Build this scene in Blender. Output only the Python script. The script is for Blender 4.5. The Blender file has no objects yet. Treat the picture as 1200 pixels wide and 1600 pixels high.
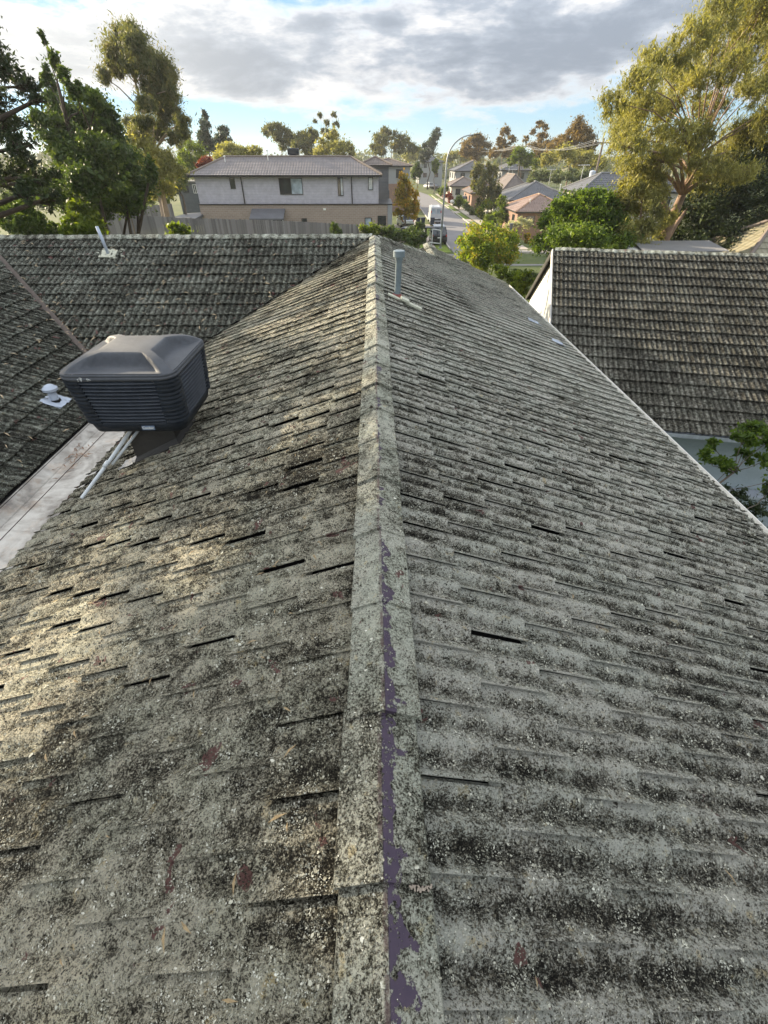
import bpy, bmesh, math, random
import numpy as np
from mathutils import Vector, Matrix
R = math.radians
random.seed(7); RNG = np.random.default_rng(11)
S = bpy.context.scene
COL = S.collection

# ---------------------------------------------------------------- camera, sky, sun, exposure
CAM = Vector((-.009, 0, 6.0)); FPX = 690.0; TILT = R(38.9); YAW = R(-1.1)
cd = bpy.data.cameras.new('camera'); cam = bpy.data.objects.new('camera', cd); COL.objects.link(cam)
cam.location = CAM; cam.rotation_euler = (math.pi/2 - TILT, 0, YAW)
cd.sensor_fit = 'HORIZONTAL'; cd.sensor_width = 36; cd.lens = 36*FPX/1200; cd.clip_start = .05; cd.clip_end = 6000
S.camera = cam
S.render.resolution_x = 768; S.render.resolution_y = 1024
SUN_AZ = R(-55); SUN_EL = R(16)           # azimuth from +Y, negative = left
sun_dir = Vector((math.sin(SUN_AZ)*math.cos(SUN_EL), math.cos(SUN_AZ)*math.cos(SUN_EL), math.sin(SUN_EL)))
sl = bpy.data.lights.new('sun', 'SUN'); sl.energy = 4.6; sl.angle = R(.6); sl.color = (1, .84, .60)
so = bpy.data.objects.new('sun', sl); COL.objects.link(so); so.rotation_euler = sun_dir.to_track_quat('Z', 'Y').to_euler()
so.location = (0, 0, 60)
S.view_settings.view_transform = 'Standard'; S.view_settings.look = 'None'; S.view_settings.gamma = 1
S.view_settings.exposure = 1.5; S.view_settings.use_curve_mapping = False
S.cycles.max_bounces = 6; S.cycles.diffuse_bounces = 3; S.cycles.transmission_bounces = 4; S.cycles.transparent_max_bounces = 6
S.cycles.caustics_reflective = False; S.cycles.caustics_refractive = False; S.cycles.use_denoising = True

class NT:
    """small node-tree helper"""
    def __init__(s, tree): s.t = tree; s.n = tree.nodes; s.l = tree.links
    def add(s, typ, **kw):
        n = s.n.new(typ)
        for k, v in kw.items():
            if k[0] == '_': setattr(n, k[1:], v)
        for k, v in kw.items():
            if k[0] != '_': s.set(n, k, v)
        return n
    def set(s, n, k, v):
        i = n.inputs[int(k[1:])] if (k[0] == 'i' and k[1:].isdigit()) else n.inputs[k.replace('__', ' ')]
        if isinstance(v, bpy.types.NodeSocket): s.l.new(v, i)
        else: i.default_value = v
    def math(s, op, a, b=0, c=0, clamp=False):
        n = s.n.new('ShaderNodeMath'); n.operation = op; n.use_clamp = clamp
        for k, v in enumerate((a, b, c)):
            if isinstance(v, bpy.types.NodeSocket): s.l.new(v, n.inputs[k])
            else: n.inputs[k].default_value = v
        return n.outputs[0]
    def sstep(s, x, a, b):
        n = s.n.new('ShaderNodeMapRange'); n.interpolation_type = 'SMOOTHSTEP'
        s.set(n, 'Value', x); n.inputs[1].default_value = a; n.inputs[2].default_value = b
        return n.outputs[0]
    def noise(s, vec, scale, detail=3, rough=.5, out=0, lac=2.0, dist=0):
        n = s.n.new('ShaderNodeTexNoise')
        if vec is not None: s.l.new(vec, n.inputs['Vector'])
        n.inputs['Scale'].default_value = scale; n.inputs['Detail'].default_value = detail
        n.inputs['Roughness'].default_value = rough; n.inputs['Lacunarity'].default_value = lac
        n.inputs['Distortion'].default_value = dist
        return n.outputs[out]
    def ramp(s, x, stops, interp='LINEAR'):
        n = s.n.new('ShaderNodeValToRGB'); n.color_ramp.interpolation = interp
        e = n.color_ramp.elements
        while len(e) < len(stops): e.new(.5)
        for k, (p, c) in enumerate(stops):
            e[k].position = p; e[k].color = (*c, 1) if len(c) == 3 else c
        s.l.new(x, n.inputs[0]); return n.outputs[0]
    def mix(s, f, a, b, mode='MIX'):
        n = s.n.new('ShaderNodeMix'); n.data_type = 'RGBA'; n.blend_type = mode
        for k, v in ((0, f), (6, a), (7, b)):
            if isinstance(v, bpy.types.NodeSocket): s.l.new(v, n.inputs[k])
            elif k == 0: n.inputs[k].default_value = v
            else: n.inputs[k].default_value = (*v, 1)
        return n.outputs[2]

# sky: Nishita low sun, with a cloud deck that is clear only near the horizon
W = bpy.data.worlds.new('World'); S.world = W; W.use_nodes = True
N = NT(W.node_tree); N.n.clear()
sky = N.add('ShaderNodeTexSky', _sky_type='NISHITA', _sun_disc=False, _sun_elevation=SUN_EL, _sun_rotation=SUN_AZ,
            _air_density=1.0, _dust_density=.0, _ozone_density=5.0)
skyc = N.mix(1.0, sky.outputs[0], (.80, .98, 1.22), 'MULTIPLY')
tc = N.add('ShaderNodeTexCoord').outputs['Generated']
sx = N.add('ShaderNodeSeparateXYZ', i0=tc)
az = N.math('ARCTAN2', sx.outputs[0], sx.outputs[1]); el = N.math('ARCSINE', sx.outputs[2])
cv = N.add('ShaderNodeCombineXYZ', X=N.math('MULTIPLY', az, 3.0), Y=N.math('MULTIPLY', N.math('POWER', N.math('MAXIMUM', el, .0), .8), 8.0), Z=3.7).outputs[0]
big = N.noise(cv, 1.0, 8, .52, dist=.15)
wis = N.noise(cv, 3.6, 10, .6, dist=.2)
dens = N.math('ADD', N.math('MULTIPLY', big, .64), N.math('MULTIPLY', wis, .36))
# coverage falls towards the horizon
cov = N.math('ADD', N.math('MULTIPLY', N.sstep(el, R(1.2), R(6.0)), 1.05), N.math('MULTIPLY', N.math('SUBTRACT', dens, .5), 5.0))
mask = N.sstep(cov, .32, .86)
sd = N.add('ShaderNodeVectorMath', _operation='DOT_PRODUCT', i0=tc, i1=tuple(sun_dir))
glow = N.math('POWER', N.math('MAXIMUM', sd.outputs['Value'], 0), 6)
shade = N.noise(cv, 1.7, 9, .6, dist=.2)
th = N.math('MULTIPLY', N.sstep(cov, .5, 1.35), N.sstep(shade, .34, .58))
cc = N.ramp(th, [(0, (1.18, 1.18, 1.18)), (.22, (.88, .91, .96)), (.55, (.56, .63, .73)), (1, (.40, .465, .56))])
cc = N.mix(N.math('MULTIPLY', glow, .75, clamp=True), cc, (1.75, 1.68, 1.5))
cc = N.mix(1.0, cc, N.add('ShaderNodeCombineXYZ', X=(ov := N.math('MULTIPLY_ADD', N.math('MAXIMUM', sx.outputs[2], 0), 2.0, 1.0)), Y=ov, Z=ov).outputs[0], 'MULTIPLY')   # overcast skies brighten towards the zenith (CIE)
bg1 = N.add('ShaderNodeBackground', Color=N.mix(.40, skyc, (5.4, 7.4, 8.4)), Strength=.050)
bg2 = N.add('ShaderNodeBackground', Color=cc, Strength=.26)
ms = N.add('ShaderNodeMixShader', i0=mask, i1=bg1.outputs[0], i2=bg2.outputs[0])
N.add('ShaderNodeOutputWorld', i0=ms.outputs[0])

# ---------------------------------------------------------------- pixel -> world helpers (set out places in the real space)
def ray(u, v):
    x = (u-600)/FPX; y = (800-v)/FPX
    d = (x, math.cos(TILT)+y*math.sin(TILT), -math.sin(TILT)+y*math.cos(TILT))
    c, s = math.cos(YAW), math.sin(YAW)
    return Vector((c*d[0]-s*d[1], s*d[0]+c*d[1], d[2]))
def aY(u, v, Y): d = ray(u, v); return CAM + d*(Y/d.y)
def aZ(u, v, z): d = ray(u, v); return CAM + d*((z-6)/d.z)
def depth(p):
    q = Vector(p)-CAM; c, s = math.cos(-YAW), math.sin(-YAW)
    return (s*q.x+c*q.y)*math.cos(TILT)-q.z*math.sin(TILT)
def proj(p):
    q = Vector(p)-CAM; c, s = math.cos(-YAW), math.sin(-YAW)
    x, y = c*q.x-s*q.y, s*q.x+c*q.y
    d = y*math.cos(TILT)-q.z*math.sin(TILT)
    if d <= .05: return None
    return 600+FPX*x/d, 800-FPX*(y*math.sin(TILT)+q.z*math.cos(TILT))/d, d
def sm(x, a, b):
    t = min(1, max(0, (x-a)/(b-a))); return t*t*(3-2*t)
STREET = -2.2
def gz(x, y):
    near = 1 - sm(x, 2.5, 5.0)
    left = 1 - .55*sm(y, 40, 62)
    far = 1 - sm(x, -4, 1.5)
    a = near*(1-sm(y, 18, 34)) + far*sm(y, 18, 34)
    return STREET + 2.2*a*left*(1-sm(y, 64, 84)) - 1.8*sm(x, 18, 23)*sm(y, 52, 64)

# ---------------------------------------------------------------- object helpers
def tag(o, label=None, cat=None, group=None, kind=None):
    if label: o['label'] = label
    if cat: o['category'] = cat
    if group: o['group'] = group
    if kind: o['kind'] = kind
    return o
def wloc(o):
    v = Vector((0, 0, 0))
    while o is not None: v += o.location; o = o.parent
    return v
def thing(name, loc, label, cat, group=None):
    o = bpy.data.objects.new(name, None); COL.objects.link(o); o.location = loc; o.empty_display_size = .3
    return tag(o, label, cat, group)
def link_mesh(name, me, parent=None, loc=(0, 0, 0)):
    o = bpy.data.objects.new(name, me); COL.objects.link(o)
    if parent is not None: o.parent = parent
    o.location = loc; return o
def copy_tree(o, parent=None, loc=None, label=None):
    c = o.copy(); COL.objects.link(c)
    if parent is not None: c.parent = parent
    if loc is not None: c.location = loc
    if label: c['label'] = label
    for ch in [x for x in o.children]: copy_tree(ch, c)
    return c
class MB:
    """collects faces in world coordinates; build() links them as ONE mesh object"""
    def __init__(s): s.v = []; s.f = []; s.uv = []
    def poly(s, pts, uv=None):
        b = len(s.v); s.v += [tuple(p) for p in pts]; s.f.append(tuple(range(b, b+len(pts))))
        s.uv += uv if uv else [(0, 0)]*len(pts)
    def mesh(s, V, F, uv=None):
        b = len(s.v); s.v += [tuple(p) for p in V]
        for f in F:
            s.f.append(tuple(b+i for i in f)); s.uv += [uv[i] for i in f] if uv else [(0, 0)]*len(f)
    def box(s, c, d, M=None):
        x, y, z = (k/2 for k in d); c = Vector(c)
        V = [Vector((i*x, j*y, k*z)) for i in (-1, 1) for j in (-1, 1) for k in (-1, 1)]
        V = [(M @ p if M else p)+c for p in V]
        s.mesh(V, [(0, 1, 3, 2), (4, 6, 7, 5), (0, 4, 5, 1), (2, 3, 7, 6), (0, 2, 6, 4), (1, 5, 7, 3)])
    def tube(s, P, r, n=8, cap=True):
        P = [Vector(p) for p in P]; r = r if isinstance(r, (list, tuple)) else [r]*len(P)
        V = []; F = []; up = None
        for i, p in enumerate(P):
            d = (P[min(i+1, len(P)-1)]-P[max(i-1, 0)])
            if d.length < 1e-9: d = Vector((0, 0, 1))
            d.normalize()
            if up is None: up = d.orthogonal().normalized()
            a = (up - d*up.dot(d))
            a = a.normalized() if a.length > 1e-6 else d.orthogonal().normalized()
            up = a; b = d.cross(a)
            for k in range(n):
                t = 2*math.pi*k/n; V.append(p+(a*math.cos(t)+b*math.sin(t))*r[i])
        for i in range(len(P)-1):
            for k in range(n):
                F.append((i*n+k, i*n+(k+1) % n, (i+1)*n+(k+1) % n, (i+1)*n+k))
        if cap: F.append(tuple(range(n-1, -1, -1))); F.append(tuple((len(P)-1)*n+k for k in range(n)))
        s.mesh(V, F)
    def build(s, name, mat, parent=None, smooth=False, bevel=0):
        o0 = wloc(parent) if parent is not None else Vector((0, 0, 0))
        me = bpy.data.meshes.new(name)
        me.from_pydata([(a-o0.x, b-o0.y, c-o0.z) for a, b, c in s.v], [], s.f)
        ul = me.uv_layers.new(name='UVMap'); ul.data.foreach_set('uv', np.array(s.uv, dtype=np.float32).ravel())
        if bevel:
            bm = bmesh.new(); bm.from_mesh(me); bmesh.ops.remove_doubles(bm, verts=bm.verts, dist=1e-5)
            bmesh.ops.bevel(bm, geom=[e for e in bm.edges if len(e.link_faces) == 2 and e.calc_face_angle(0) > .6], offset=bevel, segments=2, affect='EDGES', profile=.6)
            bm.to_mesh(me); bm.free()
        if smooth: me.polygons.foreach_set('use_smooth', [True]*len(me.polygons))
        for m in (mat if isinstance(mat, list) else [mat]): me.materials.append(m)
        return link_mesh(name, me, parent)
def np_mesh(name, V, F, mat, parent=None, uv=None, smooth=False):
    """V (n,3) F (m,k) uniform polygons"""
    o0 = wloc(parent) if parent is not None else Vector((0, 0, 0))
    V = np.asarray(V, dtype=np.float32)-np.array(o0, dtype=np.float32); F = np.asarray(F, dtype=np.int32); k = F.shape[1]
    me = bpy.data.meshes.new(name); me.vertices.add(len(V)); me.vertices.foreach_set('co', V.ravel())
    me.loops.add(F.size); me.loops.foreach_set('vertex_index', F.ravel())
    me.polygons.add(len(F)); me.polygons.foreach_set('loop_start', np.arange(0, F.size, k, dtype=np.int32))
    me.polygons.foreach_set('loop_total', np.full(len(F), k, dtype=np.int32))
    if uv is not None:
        ul = me.uv_layers.new(name='UVMap'); ul.data.foreach_set('uv', np.asarray(uv, dtype=np.float32)[F.ravel()].ravel())
    me.update(calc_edges=True); me.materials.append(mat)
    if smooth: me.polygons.foreach_set('use_smooth', [True]*len(F))
    return link_mesh(name, me, parent)

# ---------------------------------------------------------------- materials
def new_mat(name):
    m = bpy.data.materials.new(name); m.use_nodes = True; n = NT(m.node_tree); n.n.clear(); return m, n
def finish(n, col, rough=.8, bump=None, bstr=.4, bdist=.01, metal=0, spec=.3, **kw):
    p = n.add('ShaderNodeBsdfPrincipled'); n.set(p, 'Base Color', col if isinstance(col, bpy.types.NodeSocket) else (*col, 1))
    n.set(p, 'Roughness', rough); n.set(p, 'Metallic', metal); n.set(p, 'Specular IOR Level', spec)
    for k, v in kw.items(): n.set(p, k.replace('__', ' '), v)
    if bump is not None:
        b = n.add('ShaderNodeBump', Strength=bstr, Distance=bdist, Height=bump); n.l.new(b.outputs[0], p.inputs['Normal'])
    n.add('ShaderNodeOutputMaterial', i0=p.outputs[0]); return p
def plain(name, col, rough=.7, var=.25, scale=6, metal=0, spec=.3, bump=.15, bdist=.004):
    m, n = new_mat(name); pos = n.add('ShaderNodeNewGeometry').outputs['Position']
    a = n.noise(pos, scale, 5, .6); b = n.noise(pos, scale*9, 4, .6)
    f = n.math('ADD', n.math('MULTIPLY', a, .65), n.math('MULTIPLY', b, .35))
    c = n.ramp(f, [(.3, tuple(k*(1-var) for k in col)), (.7, tuple(min(1, k*(1+var)) for k in col))])
    finish(n, c, rough, b, bump, bdist, metal, spec); return m

def lichen_mat(name, tint=(1, 1, 1), amount=0.0, red=.63, caps=False, fine=1.0, wave=.05, con=2.0, pk=.20):
    """weathered concrete tile: paint, moss and crusty lichen"""
    m, n = new_mat(name); pos = n.add('ShaderNodeNewGeometry').outputs['Position']
    uv = n.add('ShaderNodeUVMap'); su = n.add('ShaderNodeSeparateXYZ', i0=uv.outputs[0])
    big = n.noise(pos, 1.1, 3, .55); patch = n.noise(pos, 6.5, 5, .62, dist=.3); mid = n.noise(pos, 24*fine, 6, .70, dist=.4)
    fin = n.noise(pos, 120*fine, 6, .78, dist=.4); gr = n.noise(pos, 330*fine, 3, .8)
    vo = n.add('ShaderNodeTexVoronoi', Vector=pos, Scale=130.0*fine, Randomness=1.0)
    cell = n.math('SUBTRACT', 1, n.math('MULTIPLY', vo.outputs['Distance'], 1.5), clamp=True)
    # crust height
    h = n.math('ADD', n.math('ADD', n.math('MULTIPLY', mid, .28), n.math('MULTIPLY', fin, .52)), n.math('MULTIPLY', patch, pk))
    h = n.math('ADD', h, n.math('MULTIPLY', n.math('SUBTRACT', gr, .5), .30))
    h = n.math('ADD', h, n.math('MULTIPLY', n.math('SUBTRACT', big, .5), pk*.9)); h = n.math('ADD', h, (.20-pk)*.5) if pk != .20 else h
    h = n.math('ADD', n.math('MULTIPLY', n.math('SUBTRACT', h, .5), con), .5+amount)
    h = n.math('ADD', h, n.math('MULTIPLY', n.math('SUBTRACT', cell, .5), .13))
    if not caps:
        # hollows of the profile hold darker moss, lower tile edge grows more crust
        wv = n.math('COSINE', n.math('MULTIPLY', su.outputs[0], 4*math.pi))
        h = n.math('ADD', h, n.math('MULTIPLY', wv, wave))
        h = n.math('ADD', h, n.math('MULTIPLY', n.sstep(su.outputs[1], .35, .0), .03))
    col = n.ramp(h, [(.30, (.018, .016, .012)), (.39, (.055, .049, .036)), (.445, (.15, .14, .108)), (.50, (.33, .32, .26)), (.565, (.58, .57, .48)), (.67, (.86, .85, .76))])
    # grey-green and ochre colonies
    g = n.noise(pos, 3.1, 4, .6); colg = n.mix(.5, col, (.62, .76, .74), 'MULTIPLY')
    col = n.mix(n.math('MULTIPLY', n.sstep(g, .45, .58), .28), col, n.mix(.85, col, (.80, .92, .90), 'MULTIPLY'))
    o = n.noise(pos, 13, 5, .7); col = n.mix(n.math('MULTIPLY', n.sstep(o, .60, .70), .6), col, n.mix(1, col, (1.0, .80, .45), 'MULTIPLY'))
    col = n.mix(1.0, col, tint, 'MULTIPLY')
    # bare painted tile showing where crust has come off
    rn = n.noise(pos, 7.5, 4, .55, dist=.5)
    rmask = n.math('MULTIPLY', n.sstep(rn, red, red+.018), n.sstep(fin, .38, .46))
    bare = n.mix(n.noise(pos, 40, 3, .6), (.17, .075, .065), (.32, .17, .15))
    col = n.mix(rmask, col, bare)
    rough = n.math('SUBTRACT', .95, n.math('MULTIPLY', rmask, .35))
    hb = n.math('ADD', n.math('MULTIPLY', h, 1.0), n.math('MULTIPLY', gr, .25))
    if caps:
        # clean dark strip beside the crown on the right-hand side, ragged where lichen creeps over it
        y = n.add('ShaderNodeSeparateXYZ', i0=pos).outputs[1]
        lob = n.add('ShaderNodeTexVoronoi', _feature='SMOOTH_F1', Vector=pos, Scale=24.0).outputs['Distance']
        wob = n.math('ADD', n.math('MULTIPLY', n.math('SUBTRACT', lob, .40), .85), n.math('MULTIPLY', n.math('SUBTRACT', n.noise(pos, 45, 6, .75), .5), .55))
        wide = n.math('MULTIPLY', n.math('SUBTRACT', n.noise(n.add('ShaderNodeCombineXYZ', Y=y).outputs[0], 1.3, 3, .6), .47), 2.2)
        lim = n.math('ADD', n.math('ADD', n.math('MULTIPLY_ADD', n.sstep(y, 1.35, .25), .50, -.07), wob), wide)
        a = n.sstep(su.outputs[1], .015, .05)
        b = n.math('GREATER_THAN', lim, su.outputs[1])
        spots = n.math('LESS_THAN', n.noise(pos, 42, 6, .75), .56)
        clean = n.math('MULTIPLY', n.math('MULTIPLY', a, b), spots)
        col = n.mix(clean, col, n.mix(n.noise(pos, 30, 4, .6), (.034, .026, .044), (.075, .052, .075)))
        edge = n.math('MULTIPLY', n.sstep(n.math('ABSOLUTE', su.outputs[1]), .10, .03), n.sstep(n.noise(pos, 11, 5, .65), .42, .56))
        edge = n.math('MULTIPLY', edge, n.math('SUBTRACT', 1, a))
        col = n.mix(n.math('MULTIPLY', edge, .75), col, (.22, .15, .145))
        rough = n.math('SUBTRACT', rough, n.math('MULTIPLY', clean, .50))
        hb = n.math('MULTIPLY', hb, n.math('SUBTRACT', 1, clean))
    finish(n, col, rough, hb, 1.0, .028/fine, spec=.22); return m

def leaf_mat(name, c1, c2, c3=None, trans=.45, scale=.7):
    m, n = new_mat(name); g = n.add('ShaderNodeNewGeometry')
    rnd = g.outputs['Random Per Island']; ns = n.noise(g.outputs['Position'], scale, 3, .6)
    f = n.math('ADD', n.math('MULTIPLY', rnd, .55), n.math('MULTIPLY', n.sstep(ns, .3, .7), .45))
    st = [(.15, c1), (.6, c2)] + ([(.95, c3)] if c3 else [])
    c = n.ramp(f, st)
    d = n.add('ShaderNodeBsdfPrincipled', Roughness=.55); n.set(d, 'Base Color', c); n.set(d, 'Specular IOR Level', .35)
    t = n.add('ShaderNodeBsdfTranslucent'); n.set(t, 'Color', n.mix(1, c, (1.5, 1.45, .55), 'MULTIPLY'))
    x = n.add('ShaderNodeMixShader', i0=trans, i1=d.outputs[0], i2=t.outputs[0])
    n.add('ShaderNodeOutputMaterial', i0=x.outputs[0]); return m
def glass_mat(name, col=(.02, .025, .03)):
    m, n = new_mat(name); pos = n.add('ShaderNodeNewGeometry').outputs['Position']
    c = n.ramp(n.noise(pos, 1.5, 2), [(.35, col), (.65, tuple(min(1, k*1.8) for k in col))])
    finish(n, c, .06, spec=.8); return m
def board_mat(name, col, pitch, rough=.65, vertical=False, groove=.5):
    """painted boards too small to build singly: faint joints in relief"""
    m, n = new_mat(name); pos = n.add('ShaderNodeNewGeometry').outputs['Position']
    s_ = n.add('ShaderNodeSeparateXYZ', i0=pos); ax = s_.outputs[0 if vertical else 2]
    fr = n.math('FRACT', n.math('DIVIDE', ax, pitch)); line = n.math('MULTIPLY', n.sstep(fr, .14, .0), groove)
    a = n.noise(pos, 2.5, 5, .6); c = n.ramp(a, [(.3, tuple(k*.86 for k in col)), (.7, tuple(min(1, k*1.1) for k in col))])
    c = n.mix(line, c, tuple(k*.45 for k in col)); finish(n, c, rough, fr, .5, pitch*.08); return m
def brick_mat(name, c1, c2, mortar):
    m, n = new_mat(name); pos = n.add('ShaderNodeNewGeometry').outputs['Position']; s_ = n.add('ShaderNodeSeparateXYZ', i0=pos)
    v = n.add('ShaderNodeCombineXYZ', X=n.math('ADD', s_.outputs[0], s_.outputs[1]), Y=s_.outputs[2]).outputs[0]
    b = n.add('ShaderNodeTexBrick', Vector=v, Color1=(*c1, 1), Color2=(*c2, 1), Mortar=(*mortar, 1), Scale=1.0)
    b.inputs['Brick Width'].default_value = .48; b.inputs['Row Height'].default_value = .172; b.inputs['Mortar Size'].default_value = .018
    c = n.mix(.35, b.outputs[0], n.ramp(n.noise(pos, 1.2, 4), [(.3, c1), (.7, c2)])); finish(n, c, .9, b.outputs[1], -.3, .01); return m
def roof_mat(name, col, paler=1.25):  # noise varies the tile tone between a darker and a paler end
    m, n = new_mat(name); uv = n.add('ShaderNodeUVMap'); su = n.add('ShaderNodeSeparateXYZ', i0=uv.outputs[0])
    pos = n.add('ShaderNodeNewGeometry').outputs['Position']
    wv = n.math('SINE', n.math('MULTIPLY', su.outputs[0], 2*math.pi/.30)); fr = n.math('FRACT', su.outputs[1])
    a = n.noise(pos, 1.1, 5, .6); b = n.noise(pos, 14, 3, .6)
    c = n.ramp(n.math('ADD', n.math('MULTIPLY', a, .6), n.math('MULTIPLY', b, .4)), [(.32, tuple(k*.78 for k in col)), (.68, tuple(k*paler for k in col))])
    hh = n.math('ADD', wv, n.math('MULTIPLY', b, .2)); finish(n, c, .55, hh, .8, .025, spec=.4); return m

M = {}
M['tile_right'] = lichen_mat('weathered_tile_cool', (1.0, .98, .955), .085, red=.69, wave=.12, con=3.3)
M['tile_left'] = lichen_mat('weathered_tile_warm', (1.0, .94, .82), .05, red=.665, wave=.04, con=3.5, pk=.24)
M['tile_cross'] = lichen_mat('weathered_tile_far', (.92, .97, .96), -.08, red=.66, pk=.11, con=2.4, fine=.8)
M['tile_next'] = lichen_mat('weathered_tile_neighbour', (1.0, .98, .96), -.085, red=.72, pk=.09, con=2.4, fine=.7)
M['cap'] = lichen_mat('lichen_ridge_cap', (1.0, 1.0, .94), .10, red=.69, caps=True, con=2.6)
M['cap_plain'] = lichen_mat('lichen_hip_cap', (.98, 1.0, .97), .0, red=.70)
M['deck'] = plain('dark_underlay', (.012, .011, .010), .95, .2)
M['mortar'] = plain('old_mortar', (.30, .25, .20), .95, .3, 30)
M['white'] = plain('white_paint', (.72, .73, .70), .45, .08, 3)
M['cream'] = plain('cream_gutter', (.82, .80, .74), .5, .14, 6)
M['lead'] = plain('grey_flashing', (.42, .45, .50), .5, .25, 14, metal=.2)
M['rust'] = plain('rusty_valley_metal', (.10, .08, .068), .8, .4, 12)
M['dullzinc'] = plain('dull_zinc', (.20, .22, .25), .75, .3, 14)
M['galv'] = plain('galvanised_pipe', (.21, .255, .28), .5, .3, 12, metal=.35)
M['silver'] = plain('silver_sheet', (.42, .47, .55), .5, .15, 14, metal=.2)
M['black_plastic'] = plain('charcoal_plastic', (.013, .018, .026), .5, .35, 5, spec=.35)
M['lid_plastic'] = plain('lighter_charcoal_plastic', (.075, .080, .090), .66, .3, 3.5, spec=.35)  # lid plastic, a lighter charcoal than the cabinet
M['slat'] = plain('grille_plastic', (.050, .058, .070), .5, .35, 9, spec=.35)
M['void'] = plain('dark_cavity', (.004, .004, .005), .95, .2)
M['duct'] = plain('brown_duct_metal', (.045, .042, .038), .55, .2, 5, spec=.4)
M['pvc'] = plain('white_pvc', (.62, .66, .68), .35, .1, 6)
M['red_paint'] = plain('dull_red_collar', (.19, .06, .05), .75, .3, 20)
M['putty'] = plain('pale_flashing_paint', (.50, .50, .40), .7, .22, 18)
M['pole'] = plain('galvanised_pole', (.36, .38, .40), .5, .12, 3, metal=.3)
M['concrete'] = plain('pale_concrete', (.40, .35, .29), .9, .14, .8)
M['kerb'] = plain('kerb_concrete', (.42, .39, .34), .9, .12, 1.5)
M['asphalt'] = plain('asphalt', (.20, .19, .19), .9, .15, .6)
M['black'] = plain('black_paint', (.014, .014, .016), .35, .2, 4, spec=.5)
M['rubber'] = plain('black_rubber', (.012, .012, .012), .85, .2, 8)
M['bin'] = plain('dark_bin_plastic', (.03, .04, .06), .5, .2, 5)
M['car_white'] = plain('white_car_paint', (.50, .52, .54), .22, .04, 2, spec=.6)
M['car_black'] = plain('black_car_paint', (.012, .013, .015), .16, .1, 2, spec=.7)
M['car_silver'] = plain('silver_car_paint', (.32, .34, .36), .25, .06, 2, spec=.6)
M['tail_red'] = plain('red_lens', (.35, .015, .012), .25, .1, 9, spec=.6)
M['glass'] = glass_mat('window_glass'); M['glass_blue'] = glass_mat('pale_blue_glass', (.26, .31, .35))  # second glass is a paler blue-grey, for some panes and headlights
M['bark_gum'] = plain('smooth_gum_bark', (.34, .26, .19), .85, .4, 3)
M['bark_red'] = plain('reddish_gum_bark', (.25, .17, .12), .85, .4, 2.5)
M['bark_dark'] = plain('dark_bark', (.055, .042, .032), .95, .35, 4)
M['bark_grey'] = plain('grey_bark', (.16, .13, .105), .95, .3, 4)
m_, n_ = new_mat('grey_paling'); g_ = n_.add('ShaderNodeNewGeometry'); f_ = n_.math('ADD', n_.math('MULTIPLY', g_.outputs['Random Per Island'], .7), n_.math('MULTIPLY', n_.noise(g_.outputs['Position'], 3, 5, .7), .3))
finish(n_, n_.ramp(f_, [(.1, (.13, .125, .125)), (.5, (.20, .19, .19)), (.9, (.27, .26, .26))]), .9); M['fence'] = m_
M['gal_roof'] = plain('pale_shed_roof', (.25, .25, .26), .5, .12, 2, metal=.2)
M['wb_blue'] = plain('blue_grey_weatherboard', (.33, .38, .41), .6, .1, 3)
M['wb_white'] = plain('white_weatherboard', (.64, .63, .60), .6, .07, 3)
# ---------------------------------------------------------------- roof tiles
PITCH_T = .414; ALPHA = math.atan(PITCH_T); CA, SA = math.cos(ALPHA), math.sin(ALPHA)
TW, G = .238, .322            # cover width along the course, exposure up the slope
ZR = 4.553                    # ridge of the tile base planes
def tile_template(w=TW, g=G, lap=.04, thick=.012, amp=.0075, segs=None, dz0=.022, groove=False, mirror=False):
    ts = segs or ([0, .05, .12, .27, .37, .5, .62, .74, .83, .90, .972, .977, 1.04] if groove else [0, .05, .12, .27, .37, .5, .62, .74, .81, .87, .93, 1.04])
    zs = []
    for t in ts:
        z = amp*(1+math.cos(4*math.pi*t))/1.0
        if t > .78: z = amp*1.1 + (.003 if int(round((t-.81)/.06)) % 2 == 0 else -.0005)
        if groove and t > .974: z = -.006
        if t < .12: z += .009*(1-t/.12)+.003
        zs.append(z)
    V = []; UV = []; n = len(ts)
    L = g+lap
    for (y, dz) in ((0, dz0), (L, 0.0)):
        for t, z in zip(ts, zs): V.append((t*w, y, z+dz)); UV.append((t, y/g))
    for t, z in zip(ts, zs): V.append((t*w, .001, z+dz0-(thick if t > 0 else .007))); UV.append((t, 0))
    V.append((0.0, L, zs[0]-.006)); UV.append((0, 1))
    F = []
    for i in range(n-1):
        F.append((i, i+1, n+i+1, n+i)); F.append((2*n+i, 2*n+i+1, i+1, i))
    F.append((2*n, 0, n, 3*n))
    V = np.array(V); F = np.array(F)
    if mirror: V[:, 0] = w - V[:, 0]; F = F[:, ::-1]
    else: pass
    return V, F, np.array(UV)
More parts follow.
